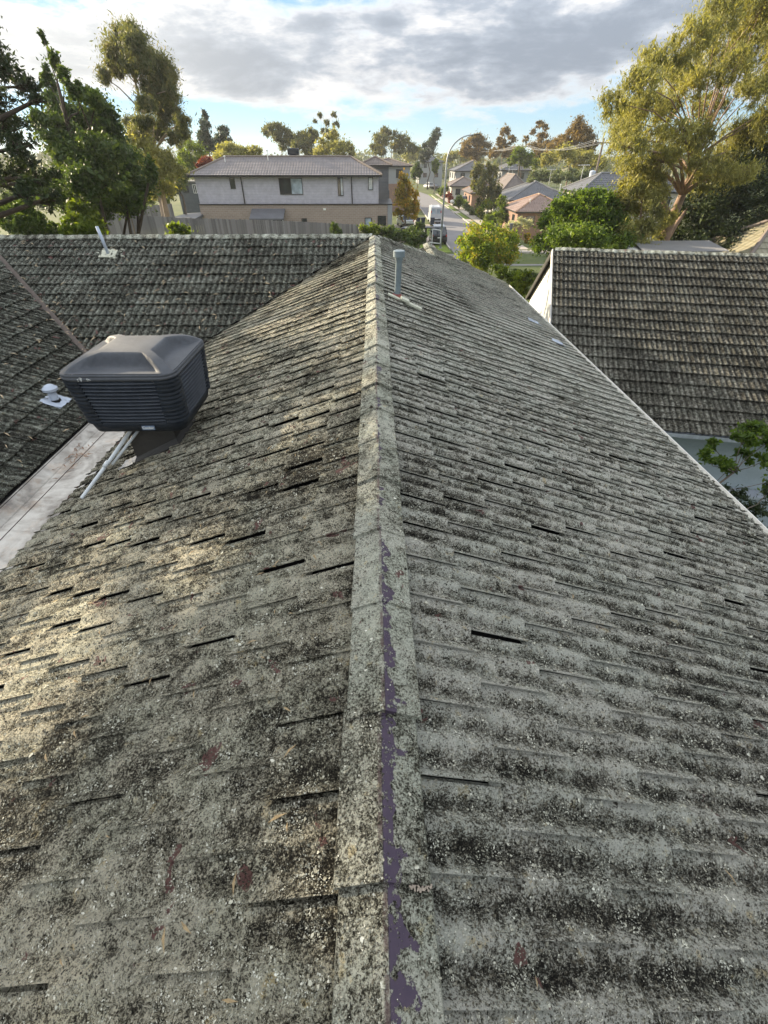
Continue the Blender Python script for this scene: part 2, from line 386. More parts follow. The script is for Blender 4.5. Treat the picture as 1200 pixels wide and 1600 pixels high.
class Tiles:
    """a field of tiles on one slope: list of 4x4 matrices"""
    def __init__(s, tmpl, mat, jit=1.0): s.V, s.F, s.UV = tmpl; s.mat = mat; s.M = []; s.jit = jit
    def add(s, O, ex, ey, n_):
        j = s.jit
        a = random.gauss(0, .006)*j; b = random.gauss(0, .005)*j
        ex2 = (ex+ey*a+n_*b).normalized(); ey2 = (ey-ex*a+n_*random.gauss(0, .004)*j).normalized(); nz = ex2.cross(ey2).normalized(); ey2 = nz.cross(ex2)
        O = O + n_*abs(random.gauss(0, .0022))*j + ey*random.gauss(0, .003)*j
        A = np.eye(4); A[:3, 0] = ex2; A[:3, 1] = ey2; A[:3, 2] = nz; A[:3, 3] = O; s.M.append(A)
    def joined(s, Ms):
        if not Ms: return np.zeros((0, 3)), np.zeros((0, 4), int), np.zeros((0, 2))
        A = np.array(Ms); k = len(A); nv = len(s.V)
        V = np.einsum('kij,vj->kvi', A[:, :3, :3], s.V)+A[:, None, :3, 3]
        F = (s.F[None]+(np.arange(k)*nv)[:, None, None]).reshape(-1, s.F.shape[1])
        return V.reshape(-1, 3), F, np.tile(s.UV, (k, 1))
    def size(s, A):
        c = A @ np.array([TW/2, G/2, .02, 1]); p = proj(c[:3])
        if p is None or not (-20 < p[0] < 1220 and -20 < p[1] < 1630): return 0
        q = proj((A @ np.array([TW, G/2, .02, 1]))[:3]); r = proj((A @ np.array([TW/2, G, .02, 1]))[:3])
        if q is None or r is None: return 0
        return abs((q[0]-p[0])*(r[1]-p[1])-(q[1]-p[1])*(r[0]-p[0]))*4
def emit_tiles(fields, parent, name='roof_tile', limit=300):
    """largest tiles in view as objects of their own, the rest joined"""
    rank = []
    for fi, (T, clip) in enumerate(fields):
        for i, A in enumerate(T.M):
            if clip is None or not clip(A): rank.append((T.size(A), fi, i))
    rank.sort(reverse=True); own = {(fi, i) for s_, fi, i in rank[:limit] if s_ > 8}
    o0 = wloc(parent); first = {}
    for fi, (T, clip) in enumerate(fields):
        me = bpy.data.meshes.new(name); me.from_pydata([tuple(v) for v in T.V], [], [tuple(int(k) for k in f) for f in T.F])
        ul = me.uv_layers.new(name='UVMap'); ul.data.foreach_set('uv', T.UV[T.F.ravel()].astype(np.float32).ravel()); me.materials.append(T.mat)
        rest = []
        for i, A in enumerate(T.M):
            if (fi, i) in own:
                o = bpy.data.objects.new(name, me); COL.objects.link(o); o.parent = parent
                B = Matrix(A.tolist()); B.translation = B.translation - o0; o.matrix_local = B
            else: rest.append(i)
        T.rest = rest
def bisect(V, F, UV, planes):
    bm = bmesh.new(); vs = [bm.verts.new(v) for v in V]; ul = bm.loops.layers.uv.new('UVMap')
    for f in F:
        try: bf = bm.faces.new([vs[i] for i in f])
        except ValueError: continue
        for l, i in zip(bf.loops, f): l[ul].uv = UV[i]
    for co, no in planes:
        bmesh.ops.bisect_plane(bm, geom=bm.verts[:]+bm.edges[:]+bm.faces[:], plane_co=co, plane_no=no, clear_outer=True)
    return bm
class Stuff:
    """joined remainder of tiles, several slopes and materials in one mesh"""
    def __init__(s): s.bm = bmesh.new(); s.bm.loops.layers.uv.new('UVMap'); s.mats = []; s.me = []
    def add(s, V, F, UV, mat, planes=None):
        if len(V) == 0: return
        if mat not in s.mats: s.mats.append(mat)
        mi = s.mats.index(mat); b = bisect(V, F, UV, planes or [])
        for f in b.faces: f.material_index = mi
        me = bpy.data.meshes.new('tmp'); b.to_mesh(me); b.free(); s.bm.from_mesh(me); bpy.data.meshes.remove(me)
    def build(s, name, parent):
        o0 = wloc(parent); bmesh.ops.translate(s.bm, verts=s.bm.verts, vec=-o0)
        me = bpy.data.meshes.new(name); s.bm.to_mesh(me); s.bm.free()
        for m in s.mats: me.materials.append(m)
        return tag(link_mesh(name, me, parent), kind='stuff')

V3 = Vector
house = thing('tiled_house', (0, 6, 0), 'house under the camera with long lichen-covered tiled roof and pale central ridge', 'house')
GR, GL = .3105, .305           # exposure on the right and left slopes
HXR, HXL = GR*CA, GL*CA
HX = G*CA                      # horizontal run of one course
fr_ = Tiles(tile_template(amp=.0130, g=GR), M['tile_right']); fl = Tiles(tile_template(mirror=True, amp=.0085, g=GL), M['tile_left'])
fr2 = Tiles(tile_template(amp=.0130, g=GR, groove=True), M['tile_right']); fl2 = Tiles(tile_template(mirror=True, amp=.0085, g=GL, groove=True), M['tile_left'])
fx = Tiles(tile_template(amp=.011, dz0=.040, thick=.024), M['tile_cross'], 1.6); fw = Tiles(tile_template(amp=.011, dz0=.040, thick=.024), M['tile_cross'], 1.6)
hipR = []
for k in range(14):            # right slope
    x = .358+k*HXR; off = (k % 2)*TW/2
    O0 = V3((x, 0, ZR-x*PITCH_T))
    j0 = int(-2.6/TW); 
    for j in range(j0, 70):
        y = .084-.02 + j*TW + off
        ytop = 11.7+x+.1 if x < 1.5 else 15.25
        if y > ytop: continue
        (fr_ if random.random() < .93 else fr2).add(V3((x, y, O0.z)), V3((0, 1, 0)), V3((-CA, 0, SA)), V3((SA, 0, CA)))
for k in range(11):            # left slope
    x = -.360-k*HXL; off = (k % 2)*TW/2
    for j in range(-11, 60):
        y = .03 + j*TW + off
        if y > 11.7+x+.5: continue
        (fl if random.random() < .68 else fl2).add(V3((x, y+TW, ZR+x*PITCH_T)), V3((0, -1, 0)), V3((CA, 0, SA)), V3((-SA, 0, CA)))
for k in range(15):            # cross wing, slope facing the camera
    y = 11.7-.366-k*HX; off = (k % 2)*TW/2
    for j in range(0, 64):
        x = -.1-j*TW-off
        if x < -14 or x > -(11.7-y)+.25 or x < 2.9-y-.55: continue
        fx.add(V3((x, y, ZR-(11.7-y)*PITCH_T)), V3((1, 0, 0)), V3((0, CA, SA)), V3((0, -SA, CA)))
WZ = 2.84-.03
for k in range(14):            # left wing, slope facing right
    x = -4.45-k*HX; off = (k % 2)*TW/2
    for j in range(-11, 60):
        y = j*TW+off
        if y > 2.9-x+.1: continue
        fw.add(V3((x, y, WZ+(-4.45-x)*PITCH_T)), V3((0, 1, 0)), V3((-CA, 0, SA)), V3((SA, 0, CA)))
def hip_edge(A):
    x, y = A[0, 3], A[1, 3]
    return (y+TW > 11.5+x-.3 and x < 1.9) or (x > 1.5 and x < 1.95 and y > 13.0)
def cross_edge(A):
    x, y = A[0, 3], A[1, 3]
    return x+TW > -(11.7-y)-.45 or x < 2.9-y+.15
wing_edge = lambda A: A[1, 3]+TW > 2.9-A[0, 3]-.4
emit_tiles([(fr_, hip_edge), (fr2, hip_edge), (fl, None), (fl2, None), (fx, cross_edge), (fw, wing_edge)], house)
st = Stuff()
def rest(T, sel): return [T.M[i] for i in T.rest if sel(T.M[i])]
for T in (fr_, fr2):
    a = rest(T, lambda A: not hip_edge(A)); st.add(*T.joined(a), M['tile_right'])
    a = rest(T, lambda A: hip_edge(A) and A[1, 3] < 13.4 and A[0, 3] < 1.95)
    st.add(*T.joined(a), M['tile_right'], [((0, 11.7, 4), (-1, 1, 0))])
    a = rest(T, lambda A: hip_edge(A) and A[1, 3] >= 13.0 and A[0, 3] >= 1.5)
    st.add(*T.joined(a), M['tile_right'], [((1.6, 13, 4), (-1, 0, 0)), ((1.6, 13.25, 4), (0, -1, 0))])
for T in (fl, fl2): st.add(*T.joined([T.M[i] for i in T.rest]), M['tile_left'])
st.add(*fx.joined(rest(fx, lambda A: not cross_edge(A))), M['tile_cross'])
a = rest(fx, lambda A: cross_edge(A)); st.add(*fx.joined(a), M['tile_cross'], [((-.04, 11.7, 4), (1, -1, 0)), ((-8.6+.05, 11.5, 4), (-1, -1, 0))])
st.add(*fw.joined(rest(fw, lambda A: not wing_edge(A))), M['tile_cross'])
a = rest(fw, wing_edge); st.add(*fw.joined(a), M['tile_cross'], [((-8.6-.05, 11.5, 4), (1, 1, 0))])
# slopes seen only from the side: far slope of the cross wing and both slopes of the little wing
fb = Tiles(tile_template(mirror=True), M['tile_right']); 
for k in range(13):
    x = 1.58-.366-k*HX
    for j in range(0, 14):
        y = 11.9+j*TW+(k % 2)*TW/2
        if y > 15.2 or y < 13.28+(1.58-x)-.1 or x < -1.5: continue
        fb.add(V3((x, y+TW, ZR-1.58*PITCH_T-(1.58-x)*PITCH_T)), V3((0, -1, 0)), V3((CA, 0, SA)), V3((-SA, 0, CA)))
st.add(*fb.joined(fb.M), M['tile_cross'])
st.build('roof_tile_field', house)
# underlay beneath each slope
def slab(pts, parent, dz=-.012, t=.05, name='roof_deck', mat='deck'):
    mb = MB(); top = [V3(p)+V3((0, 0, dz)) for p in pts]; bot = [p-V3((0, 0, t)) for p in top]; n = len(pts)
    mb.poly(top); mb.poly(bot[::-1])
    for i in range(n): mb.poly([top[i], bot[i], bot[(i+1) % n], top[(i+1) % n]])
    return mb.build(name, M[mat], parent)
zR = lambda x: ZR-abs(x)*PITCH_T
slab([(0, -2.6, ZR), (4.06, -2.6, zR(4.06)), (4.06, 15.2, zR(4.06)), (1.58, 15.2, zR(1.58)), (1.58, 13.28, zR(1.58)), (0, 11.7, ZR)], house)
slab([(0, -2.6, ZR), (0, 11.7, ZR), (-3.17, 8.53, zR(3.17)), (-3.17, -2.6, zR(3.17))], house)
slab([(0, 11.7, ZR), (-14, 11.7, ZR), (-14, 11.65, ZR), (-8.75, 11.65, ZR), (-4.45, 7.33, ZR-4.37*PITCH_T), (-4.37, 7.33, ZR-4.37*PITCH_T)], house)
slab([(-4.42, -2.6, WZ-.01), (-4.42, 7.3, WZ-.01), (-8.65, 11.55, WZ+4.2*PITCH_T), (-8.65, -2.6, WZ+4.2*PITCH_T)], house)
slab([(0, 11.7, ZR), (1.58, 13.28, zR(1.58)), (-1.5, 16.3, ZR-4.6*PITCH_T), (-14, 16.3, ZR-4.6*PITCH_T), (-14, 11.7, ZR)], house)
slab([(1.58, 13.28, zR(1.58)), (1.58, 15.2, zR(1.58)), (-1.5, 15.2, zR(1.58)-3.08*PITCH_T), (-1.5, 16.3, zR(1.58)-3.08*PITCH_T)], house)
slab([(-8.65, -2.6, WZ+4.2*PITCH_T), (-8.65, 11.5, WZ+4.2*PITCH_T), (-13, 11.5, WZ), (-13, -2.6, WZ)], house)
# ridge caps
def cap_template(L, hw=.118, drop=.052, th=.02):
    P = [(-hw-.004, -drop-.022), (-hw, -drop), (-hw*.5, -drop*.47), (-.014, -.003), (-.006, 0), (.006, 0), (.014, -.003), (hw*.5, -drop*.47), (hw, -drop), (hw+.004, -drop-.022)]
    V = []; UV = []; n = len(P)
    for x, sc, up in ((0, 1.02, .014), (.05, 1.015, .012), (L+.04, .98, .0)):
        for y, z in P: V.append((x, y*sc, z+up)); UV.append((x/L, y/hw))
    for y, z in P: V.append((.0005, y*1.02, z+.014-th)); UV.append((0, y/hw))
    F = []
    for r_ in range(2):
        for i in range(n-1): F.append((r_*n+i, r_*n+i+1, (r_+1)*n+i+1, (r_+1)*n+i))
    for i in range(n-1): F.append((3*n+i, 3*n+i+1, i+1, i))
    me = bpy.data.meshes.new('ridge_cap'); me.from_pydata(V, [], [f[::-1] for f in F])
    ul = me.uv_layers.new(name='UVMap'); fl_ = np.array([i for f in F for i in f[::-1]])
    ul.data.foreach_set('uv', np.array(UV, dtype=np.float32)[fl_].ravel()); return me
def caps(p0, p1, L, me, parent, jit=.9, wid=1.0):
    p0, p1 = V3(p0), V3(p1); d = (p1-p0).normalized(); n = int((p1-p0).length/L+.5); o0 = wloc(parent)
    side = V3((d.y, -d.x, 0)).normalized(); up = side.cross(d).normalized()
    for i in range(n):
        o = bpy.data.objects.new('ridge_cap', me); COL.objects.link(o); o.parent = parent
        q = p0+d*(i*L+random.gauss(0, .006)*jit)-o0+side*random.gauss(0, .004)*jit+up*random.gauss(0, .003)*jit
        B = Matrix.Identity(4); a = random.gauss(0, .008)*jit; dd = (d+side*a+up*random.gauss(0, .004)*jit).normalized()
        sd_ = (side-dd*side.dot(dd)).normalized(); uu = sd_.cross(dd)
        if uu.z < 0: uu = -uu
        for r_ in range(3): B[r_][0] = dd[r_]; B[r_][1] = sd_[r_]*wid; B[r_][2] = uu[r_]; B[r_][3] = q[r_]
        o.matrix_local = B
CL = .434
capme = cap_template(CL); capme.materials.append(M['cap']); capme2 = cap_template(CL); capme2.materials.append(M['cap_plain'])
ZC = 4.618
caps((0, .27-3*CL*2, ZC), (0, 11.55, ZC), CL, capme, house)
caps((-.05, 11.72, ZC), (-14, 11.72, ZC), CL, capme2, house)
caps((1.56, 13.26, ZC-1.58*PITCH_T), (.02, 11.72, ZC+.0), CL, capme2, house)
caps((1.58, 13.2, ZC-1.58*PITCH_T), (1.58, 15.3, ZC-1.58*PITCH_T), CL, capme2, house)
# mortar crumbs at two near joints
for (yy, s1) in ((.27+CL*0, 1), (.27+CL, -1)):
    mb = MB()
    for i in range(34):
        x = random.uniform(.0, .11)*s1 if s1 < 0 else random.uniform(.06, .115); z = ZC+.012-abs(x)*.44
        mb.box((x, yy-.003+random.uniform(-.006, .004), z-.008), (random.uniform(.003, .011), random.uniform(.003, .005), random.uniform(.003, .005)), Matrix.Rotation(random.random()*3, 3, 'Z'))
    tag(mb.build('mortar_crumbs', M['mortar'], house), kind='stuff')
# eaves: white gutter on the right, box gutter on the left, walls
mb = MB(); gx = 4.135; gz_ = zR(4.09)-.02
prof = [(gx-.035, gz_+.0), (gx-.035, gz_-.11), (gx+.075, gz_-.11), (gx+.085, gz_+.012), (gx+.078, gz_+.012), (gx+.068, gz_-.10), (gx-.028, gz_-.10), (gx-.028, gz_)]
for i in range(len(prof)):
    a, b = prof[i], prof[(i+1) % len(prof)]
    mb.poly([(a[0], -2.6, a[1]), (b[0], -2.6, b[1]), (b[0], 15.2, b[1]), (a[0], 15.2, a[1])])
mb.build('eaves_gutter', M['cream'], house)
m_, n_ = new_mat('weathered_box_gutter'); pos = n_.add('ShaderNodeNewGeometry').outputs['Position']
st1 = n_.noise(pos, 1.6, 5, .6, dist=1.2); st2 = n_.noise(pos, 9, 5, .65, dist=.6)
cg = n_.ramp(n_.math('ADD', n_.math('MULTIPLY', st1, .7), n_.math('MULTIPLY', st2, .3)), [(.36, (.20, .18, .16)), (.46, (.36, .33, .29)), (.56, (.52, .49, .44)), (.7, (.62, .60, .55))])
cg = n_.mix(n_.sstep(n_.noise(pos, 2.5, 4, .7), .52, .62), cg, n_.mix(1, cg, (1.0, .93, .88), 'MULTIPLY'))
finish(n_, cg, .75, st2, .3, .006); M['boxgutter'] = m_
mb = MB(); zg = 2.70
mb.box((-3.78, 2.4, zg-.03), (1.7, 10.2, .06)); 
mb.poly([(-4.30, -2.6, zg+.004), (-4.30, 7.3, zg+.004), (-4.44, 7.3, zg+.10), (-4.44, -2.6, zg+.10)][::-1])
mb.build('box_gutter', M['boxgutter'], house)
mb = MB()
for s_ in (0,):
    mb.tube([(-4.17, -2.6, zg+.002), (-4.17, 7.2, zg+.002)], .005, 5)
mb.build('gutter_seam', M['rust'], house)
mb = MB()                     # valley metal between left wing and cross wing
for (a0, b0, z0), (a1, b1, z1) in ((((-8.65, 11.52, ZR+.0), (-4.45, 7.33, WZ+.0))),):
    w_ = .05
    mb.poly([(a0-w_, b0-w_, z0+.03), (a1-w_, b1-w_, z1+.03), (a1, b1, z1+.012), (a0, b0, z0+.012)][::-1])
    mb.poly([(a0, b0, z0+.012), (a1, b1, z1+.012), (a1+w_, b1+w_, z1+.03), (a0+w_, b0+w_, z0+.03)][::-1])
mb.build('valley_strip', M['rust'], house)
mb = MB(); mb.box((.3, 4.9, 1.35), (6.4, 15.0, 2.72)); mb.box((-8.4, 5.5, 1.3), (7.2, 16, 2.6)); mb.box((-4.0, 13.9, 1.3), (12, 4.0, 2.6)); mb.box((2.2, 13.6, 1.3), (3.0, 3.0, 2.9)); mb.box((.3, 4.9, -1.1), (6.2, 14.8, 2.4))
mb.build('wall', M['cream'], house)
def wall_quad(parent, a, b, z0, z1, mat, name='wall', t=.12):
    a, b = V3((*a, 0)), V3((*b, 0)); d = (b-a).normalized(); n_ = V3((-d.y, d.x, 0))*t; mb = MB()
    A, B, C_, D = a, b, b+n_, a+n_
    for p, q in ((A, B), (B, C_), (C_, D), (D, A)):
        mb.poly([(p.x, p.y, z0), (q.x, q.y, z0), (q.x, q.y, z1), (p.x, p.y, z1)])
    mb.poly([(p.x, p.y, z1) for p in (A, B, C_, D)]); return mb.build(name, mat, parent)
# ---- things fixed on the roof
def slope_frame(right=True):
    return (V3((0, 1, 0)), V3((-CA, 0, SA)), V3((SA, 0, CA))) if right else (V3((0, -1, 0)), V3((CA, 0, SA)), V3((-SA, 0, CA)))
def lathe(mb, c, prof, n=20, axis=V3((0, 0, 1))):
    q = axis.to_track_quat('Z', 'Y').to_matrix(); c = V3(c); P = []
    V = []; F = []
    for r_, z in prof:
        for k in range(n): t = 2*math.pi*k/n; V.append(c+q @ V3((r_*math.cos(t), r_*math.sin(t), z)))
    for i in range(len(prof)-1):
        for k in range(n): F.append((i*n+k, i*n+(k+1) % n, (i+1)*n+(k+1) % n, (i+1)*n+k))
    F.append(tuple((len(prof)-1)*n+k for k in range(n))); mb.mesh(V, F)
# tall grey vent pipe on the right slope
px_, py_ = .30, 6.62; pz = zR(.30)+.03
t = thing('vent_pipe', (px_, py_, pz), 'tall grey capped vent pipe standing on the right slope beside the ridge', 'vent pipe')
mb = MB(); lathe(mb, (px_, py_, pz-.05), [(.043, 0), (.043, .50), (.055, .53), (.055, .60)], 24, V3((.03, .02, 1)).normalized()); mb.build('pipe', M['galv'], t, True)
top = V3((px_, py_, pz-.05))+V3((.03, .02, 1)).normalized()*.55
mb = MB(); lathe(mb, top, [(.06, 0), (.078, .005), (.078, .072), (.07, .079), (.0, .081)], 24); mb.build('cap', M['galv'], t)
mb = MB(); lathe(mb, (px_-.005, py_, pz-.03), [(.10, 0), (.085, .05), (.062, .085), (.055, .09)], 20); mb.build('collar', M['red_paint'], t, True)
mb = MB(); ex, ey, nn = slope_frame(); Mx = Matrix((ex, -ey, nn)).transposed()
mb.box(V3((px_+.03, py_-.10, pz+.015))+nn*.0, (.10, .34, .022), Mx); mb.box(V3((px_+.22, py_-.16, pz-.055)), (.09, .24, .03), Mx); mb.box(V3((px_+.10, py_-.15, pz+.02)), (.14, .12, .03), Mx)
mb.build('flashing', M['putty'], t, bevel=.006)
# red bare streak: three tiles whose crust has washed off
# small stub mast with sealant patch on the cross wing
p = aY(170, 396, 11.2); 
def on_cross(u, v):
    d = ray(u, v); # plane z = ZR+.03-(11.7-y)*P
    tt = (ZR+.03-11.7*PITCH_T-CAM.z)/(d.z-PITCH_T*d.y); return CAM+d*tt
def on_left(u, v, lift=.03):
    d = ray(u, v); tt = (ZR+lift-CAM.z+CAM.x*PITCH_T)/(d.z-PITCH_T*d.x); return CAM+d*tt
def on_right(u, v, lift=.03):
    d = ray(u, v); tt = (ZR+lift-CAM.z-CAM.x*PITCH_T)/(d.z+PITCH_T*d.x); return CAM+d*tt
def on_wing(u, v, lift=.03):
    d = ray(u, v); # z = WZ+(-4.45-x)*P
    tt = (WZ-4.45*PITCH_T+lift-CAM.z-CAM.x*PITCH_T)/(d.z+PITCH_T*d.x); return CAM+d*tt
p = on_cross(170, 398)
t = thing('mast_stub', p, 'short pale metal mast stub rising from a lumpy sealant patch on the cross wing', 'mast')
mb = MB(); mb.tube([p-V3((0, 0, .05)), p+V3((-.06, .02, .52))], .032, 12); mb.build('tube', M['silver'], t, True)
mb = MB()
for i in range(40):
    a, b = random.gauss(0, .13), random.gauss(0, .08); q = p+V3((a, b*CA, b*SA+.015))
    r_ = random.uniform(.015, .04); mb.box(q, (r_*2, r_*1.4, r_*.7), Matrix.Rotation(random.random()*3, 3, 'Z') @ Matrix.Rotation(random.random()*.8, 3, 'X'))
mb.box(p+V3((0, -.0, .02)), (.34, .26, .02), Matrix.Rotation(ALPHA, 3, 'X')); mb.build('sealant_patch', M['putty'], t, bevel=.004)
# flue on left wing
p = on_wing(88, 628)
t = thing('roof_flue', p, 'small silver flue with conical cowl and creased flashing left of the black cooler', 'flue')
mb = MB(); lathe(mb, p-V3((0, 0, .03)), [(.085, 0), (.075, .05), (.07, .075)], 20); mb.build('rubber_boot', M['rubber'], t, True)
mb = MB(); lathe(mb, p, [(.058, .0), (.058, .21)], 20); mb.build('pipe', M['silver'], t, True)
mb = MB(); lathe(mb, p+V3((0, 0, .19)), [(.075, 0), (.105, .0), (.105, .035), (.06, .075), (.012, .095), (.0, .098)], 24); mb.build('cowl', M['silver'], t)
mb = MB(); nseg = 10; V = []; F = []
exw, eyw, nw = slope_frame(True)
for i in range(nseg+1):
    for j in range(nseg+1):
        a = (i/nseg-.5)*.34; b = (j/nseg-.5)*.30; hh = .03+.012*math.cos((a/.118)*2*math.pi)+random.gauss(0, .005)
        V.append(p+exw*a+eyw*b+nw*(hh+.008))
for i in range(nseg):
    for j in range(nseg): F.append((i*(nseg+1)+j, (i+1)*(nseg+1)+j, (i+1)*(nseg+1)+j+1, i*(nseg+1)+j+1))
mb.mesh(V, F); mb.build('flashing', M['silver'], t, True)
# loose pale squares by the right-hand eave
for (u, v, lab) in ((835, 503, 'pale blue-grey flashing scrap by the right eave, the farther of two'), (873, 536, 'pale blue-grey flashing scrap by the right eave, the nearer of two')):
    p = on_right(u, v, .05); V = []; F = []; mb = MB()
    for i in range(6):
        for j in range(6):
            V.append(p+V3((0, 1, 0))*(i/5-.5)*.30+V3((-CA, 0, SA))*(j/5-.5)*.26+V3((SA, 0, CA))*(random.gauss(0, .004)+.012*math.cos(i*1.3)))
    for i in range(5):
        for j in range(5): F.append((i*6+j, (i+1)*6+j, (i+1)*6+j+1, i*6+j+1))
    mb.mesh(V, F); o = mb.build('flashing_scrap', M['silver'], None, True); tag(o, lab, 'flashing', 'flashing scraps at the right eave')
    md = o.modifiers.new('t', 'SOLIDIFY'); md.thickness = .004

# ---------------------------------------------------------------- evaporative cooler
def rrect(a, b, r, n=10):
    P = []
    for cx, cy, a0 in ((a-r, b-r, 0), (-a+r, b-r, 90), (-a+r, -b+r, 180), (a-r, -b+r, 270)):
        for k in range(n+1): t_ = R(a0+90*k/n); P.append((cx+r*math.cos(t_), cy+r*math.sin(t_)))
    return P
CX, CY = -2.215, 4.13; ZB, ZT = 4.01, 4.52; 
cool = thing('evaporative_cooler', (CX, CY, ZB-.35), 'charcoal plastic evaporative air cooler with domed lid on the left slope', 'air cooler')
def ring(mb, specs, n=10):
    V = []; F = []
    for a, b, r_, z in specs: V += [(CX+x, CY+y, z) for x, y in rrect(a, b, r_, n)]
    k = 4*(n+1)
    for i in range(len(specs)-1):
        for j in range(k): F.append((i*k+j, i*k+(j+1) % k, (i+1)*k+(j+1) % k, (i+1)*k+j))
    mb.mesh(V, F); return k
# tray
mb = MB(); k = ring(mb, [(.36, .36, .08, ZB-.02), (.42, .42, .10, ZB-.005), (.435, .435, .11, ZB+.05), (.445, .445, .11, ZB+.095), (.43, .43, .10, ZB+.10)]); mb.f.append(tuple(range(k))[::-1]); mb.uv += [(0, 0)]*k
mb.build('base_tray', M['black_plastic'], cool, True)
# dark core
mb = MB(); k = ring(mb, [(.395, .395, .05, ZB+.06), (.425, .425, .05, ZT-.01)]); mb.build('inner_cavity', M['void'], cool)
# four ribbed corner posts
for qx, qy in ((1, 1), (-1, 1), (-1, -1), (1, -1)):
    mb = MB(); V = []; F = []; NZ = 46; na = 14
    path = [(.33, None)] 
    for iz in range(NZ+1):
        f_ = iz/NZ; z = ZB+.09+f_*(ZT-ZB-.09); h_ = .452+.034*f_; rr = .11
        groove = .007*(1 if (iz*11/NZ) % 1 < .62 else 0)
        h2 = h_+groove; pts = [(h_-.165, h2-.012)]+[(h_-.16, h2)]
        for k in range(na+1):
            t_ = R(90*(1-k/na)); pts.append((h_-rr+(rr+groove)*math.cos(t_), h_-rr+(rr+groove)*math.sin(t_)))
        pts += [(h2, h_-.16), (h2-.012, h_-.165)]
        V += [(CX+qx*x, CY+qy*y, z) for x, y in pts]
    m__ = na+5
    for i in range(NZ):
        for j in range(m__-1):
            f4 = (i*m__+j, i*m__+j+1, (i+1)*m__+j+1, (i+1)*m__+j); F.append(f4 if qx*qy < 0 else f4[::-1])
    mb.mesh(V, F); mb.build('corner_post', M['black_plastic'], cool, True)
# grille slats and their uprights on all four sides
for side in range(4):
    Mz = Matrix.Rotation(side*math.pi/2, 3, 'Z')
    for i in range(12):
        f_ = (i+.5)/12; z = ZB+.105+f_*(ZT-ZB-.115); h_ = .452+.034*(z-ZB-.09)/(ZT-ZB-.09)
        mb = MB(); V = []
        w_ = h_-.158
        prof = [(-h_+.002, z-.007), (-h_+.004, z-.002), (-h_+.030, z+.010), (-h_+.036, z+.006), (-h_+.010, z-.009)]
        nS = 8; F = []
        for k in range(nS+1):
            x = -w_+2*w_*k/nS; bow = -.012*(1-(2*k/nS-1)**2)
            for (y, zz) in prof: q = Mz @ V3((x, y+bow, 0)); V.append((CX+q.x, CY+q.y, zz))
        for k in range(nS):
            for j in range(5): F.append((k*5+j, k*5+(j+1) % 5, (k+1)*5+(j+1) % 5, (k+1)*5+j))
        mb.mesh(V, F); mb.build('slat', M['slat'], cool)
    for k in range(5):
        mb = MB(); x = (k-2)*.115
        a = Mz @ V3((x, -.405, 0)); b = Mz @ V3((x, -.440, 0))
        mb.tube([(CX+a.x, CY+a.y, ZB+.08), (CX+b.x, CY+b.y, ZT)], .005, 6); mb.build('grille_bar', M['slat'], cool)
# lid with raised cross
mb = MB(); nC = 14; K = 4*(nC+1); base = rrect(.485, .485, .13, nC); V = []; F = []
NR = 60
def lid_z(x, y, s):
    X, Y = x/.485, y/.485
    zr = .105*(1-s**4.0); zf = .004-.012*(1-s**2)
    mx = max(abs(X), abs(Y)); d_ = abs(abs(X)-abs(Y)); wd = .125; k = sm(d_, wd, wd+.05)*sm(mx, .20, .30)
    return zr + (zf-zr)*k
for i in range(NR+1):
    s_ = 1-i/NR
    for x, y in base: V.append((CX+x*s_, CY+y*s_, ZT+.052+lid_z(x*s_, y*s_, s_)))
for i in range(NR):
    for j in range(K): F.append((i*K+j, i*K+(j+1) % K, (i+1)*K+(j+1) % K, (i+1)*K+j))
mb.mesh(V, F)
ring(mb, [(.47, .47, .12, ZT-.012), (.49, .49, .13, ZT-.006), (.497, .497, .135, ZT+.01), (.497, .497, .135, ZT+.022), (.490, .490, .13, ZT+.026), (.490, .490, .13, ZT+.030), (.494, .494, .13, ZT+.034), (.492, .492, .13, ZT+.046), (.485, .485, .13, ZT+.052)], nC)
mb.build('lid', M['lid_plastic'], cool, True)
# duct, flashing, clips
zc0 = zR(CX); mb = MB(); dw = .23
V = [];
for x, y in ((-dw, -dw), (dw, -dw), (dw, dw), (-dw, dw)):
    V.append((CX-.01+x, CY+y, zR(CX-.01+x)+.01)); V.append((CX-.01+x, CY+y, ZB+.0))
mb.mesh(V, [(0, 2, 3, 1), (2, 4, 5, 3), (4, 6, 7, 5), (6, 0, 1, 7)]); mb.build('duct', M['duct'], cool)
mb = MB(); V = []
for x, y in ((-dw-.03, -dw-.03), (dw+.03, -dw-.03), (dw+.03, dw+.03), (-dw-.03, dw+.03)):
    V.append((CX-.01+x, CY+y, zR(CX-.01+x)+.03)); V.append((CX-.01+x*.89, CY+y*.89, zR(CX-.01+x)+.085))
mb.mesh(V, [(0, 2, 3, 1), (2, 4, 5, 3), (4, 6, 7, 5), (6, 0, 1, 7)]); mb.build('duct_flashing', M['duct'], cool)
mb = MB(); V = []; F = []
for i in range(9):
    for j in range(5):
        a = i/8*.42; b = j/4*.16+random.gauss(0, .006); x = CX-.30-b; V.append((x+.03, CY-.27+a*.45-.03, zR(x)+.06+.01*math.sin(i*2.1)+random.gauss(0, .003)))
for i in range(8):
    for j in range(4): F.append((i*5+j, i*5+j+1, (i+1)*5+j+1, (i+1)*5+j))
mb.mesh(V, F); mb.build('apron_flashing', M['dullzinc'], cool, True)
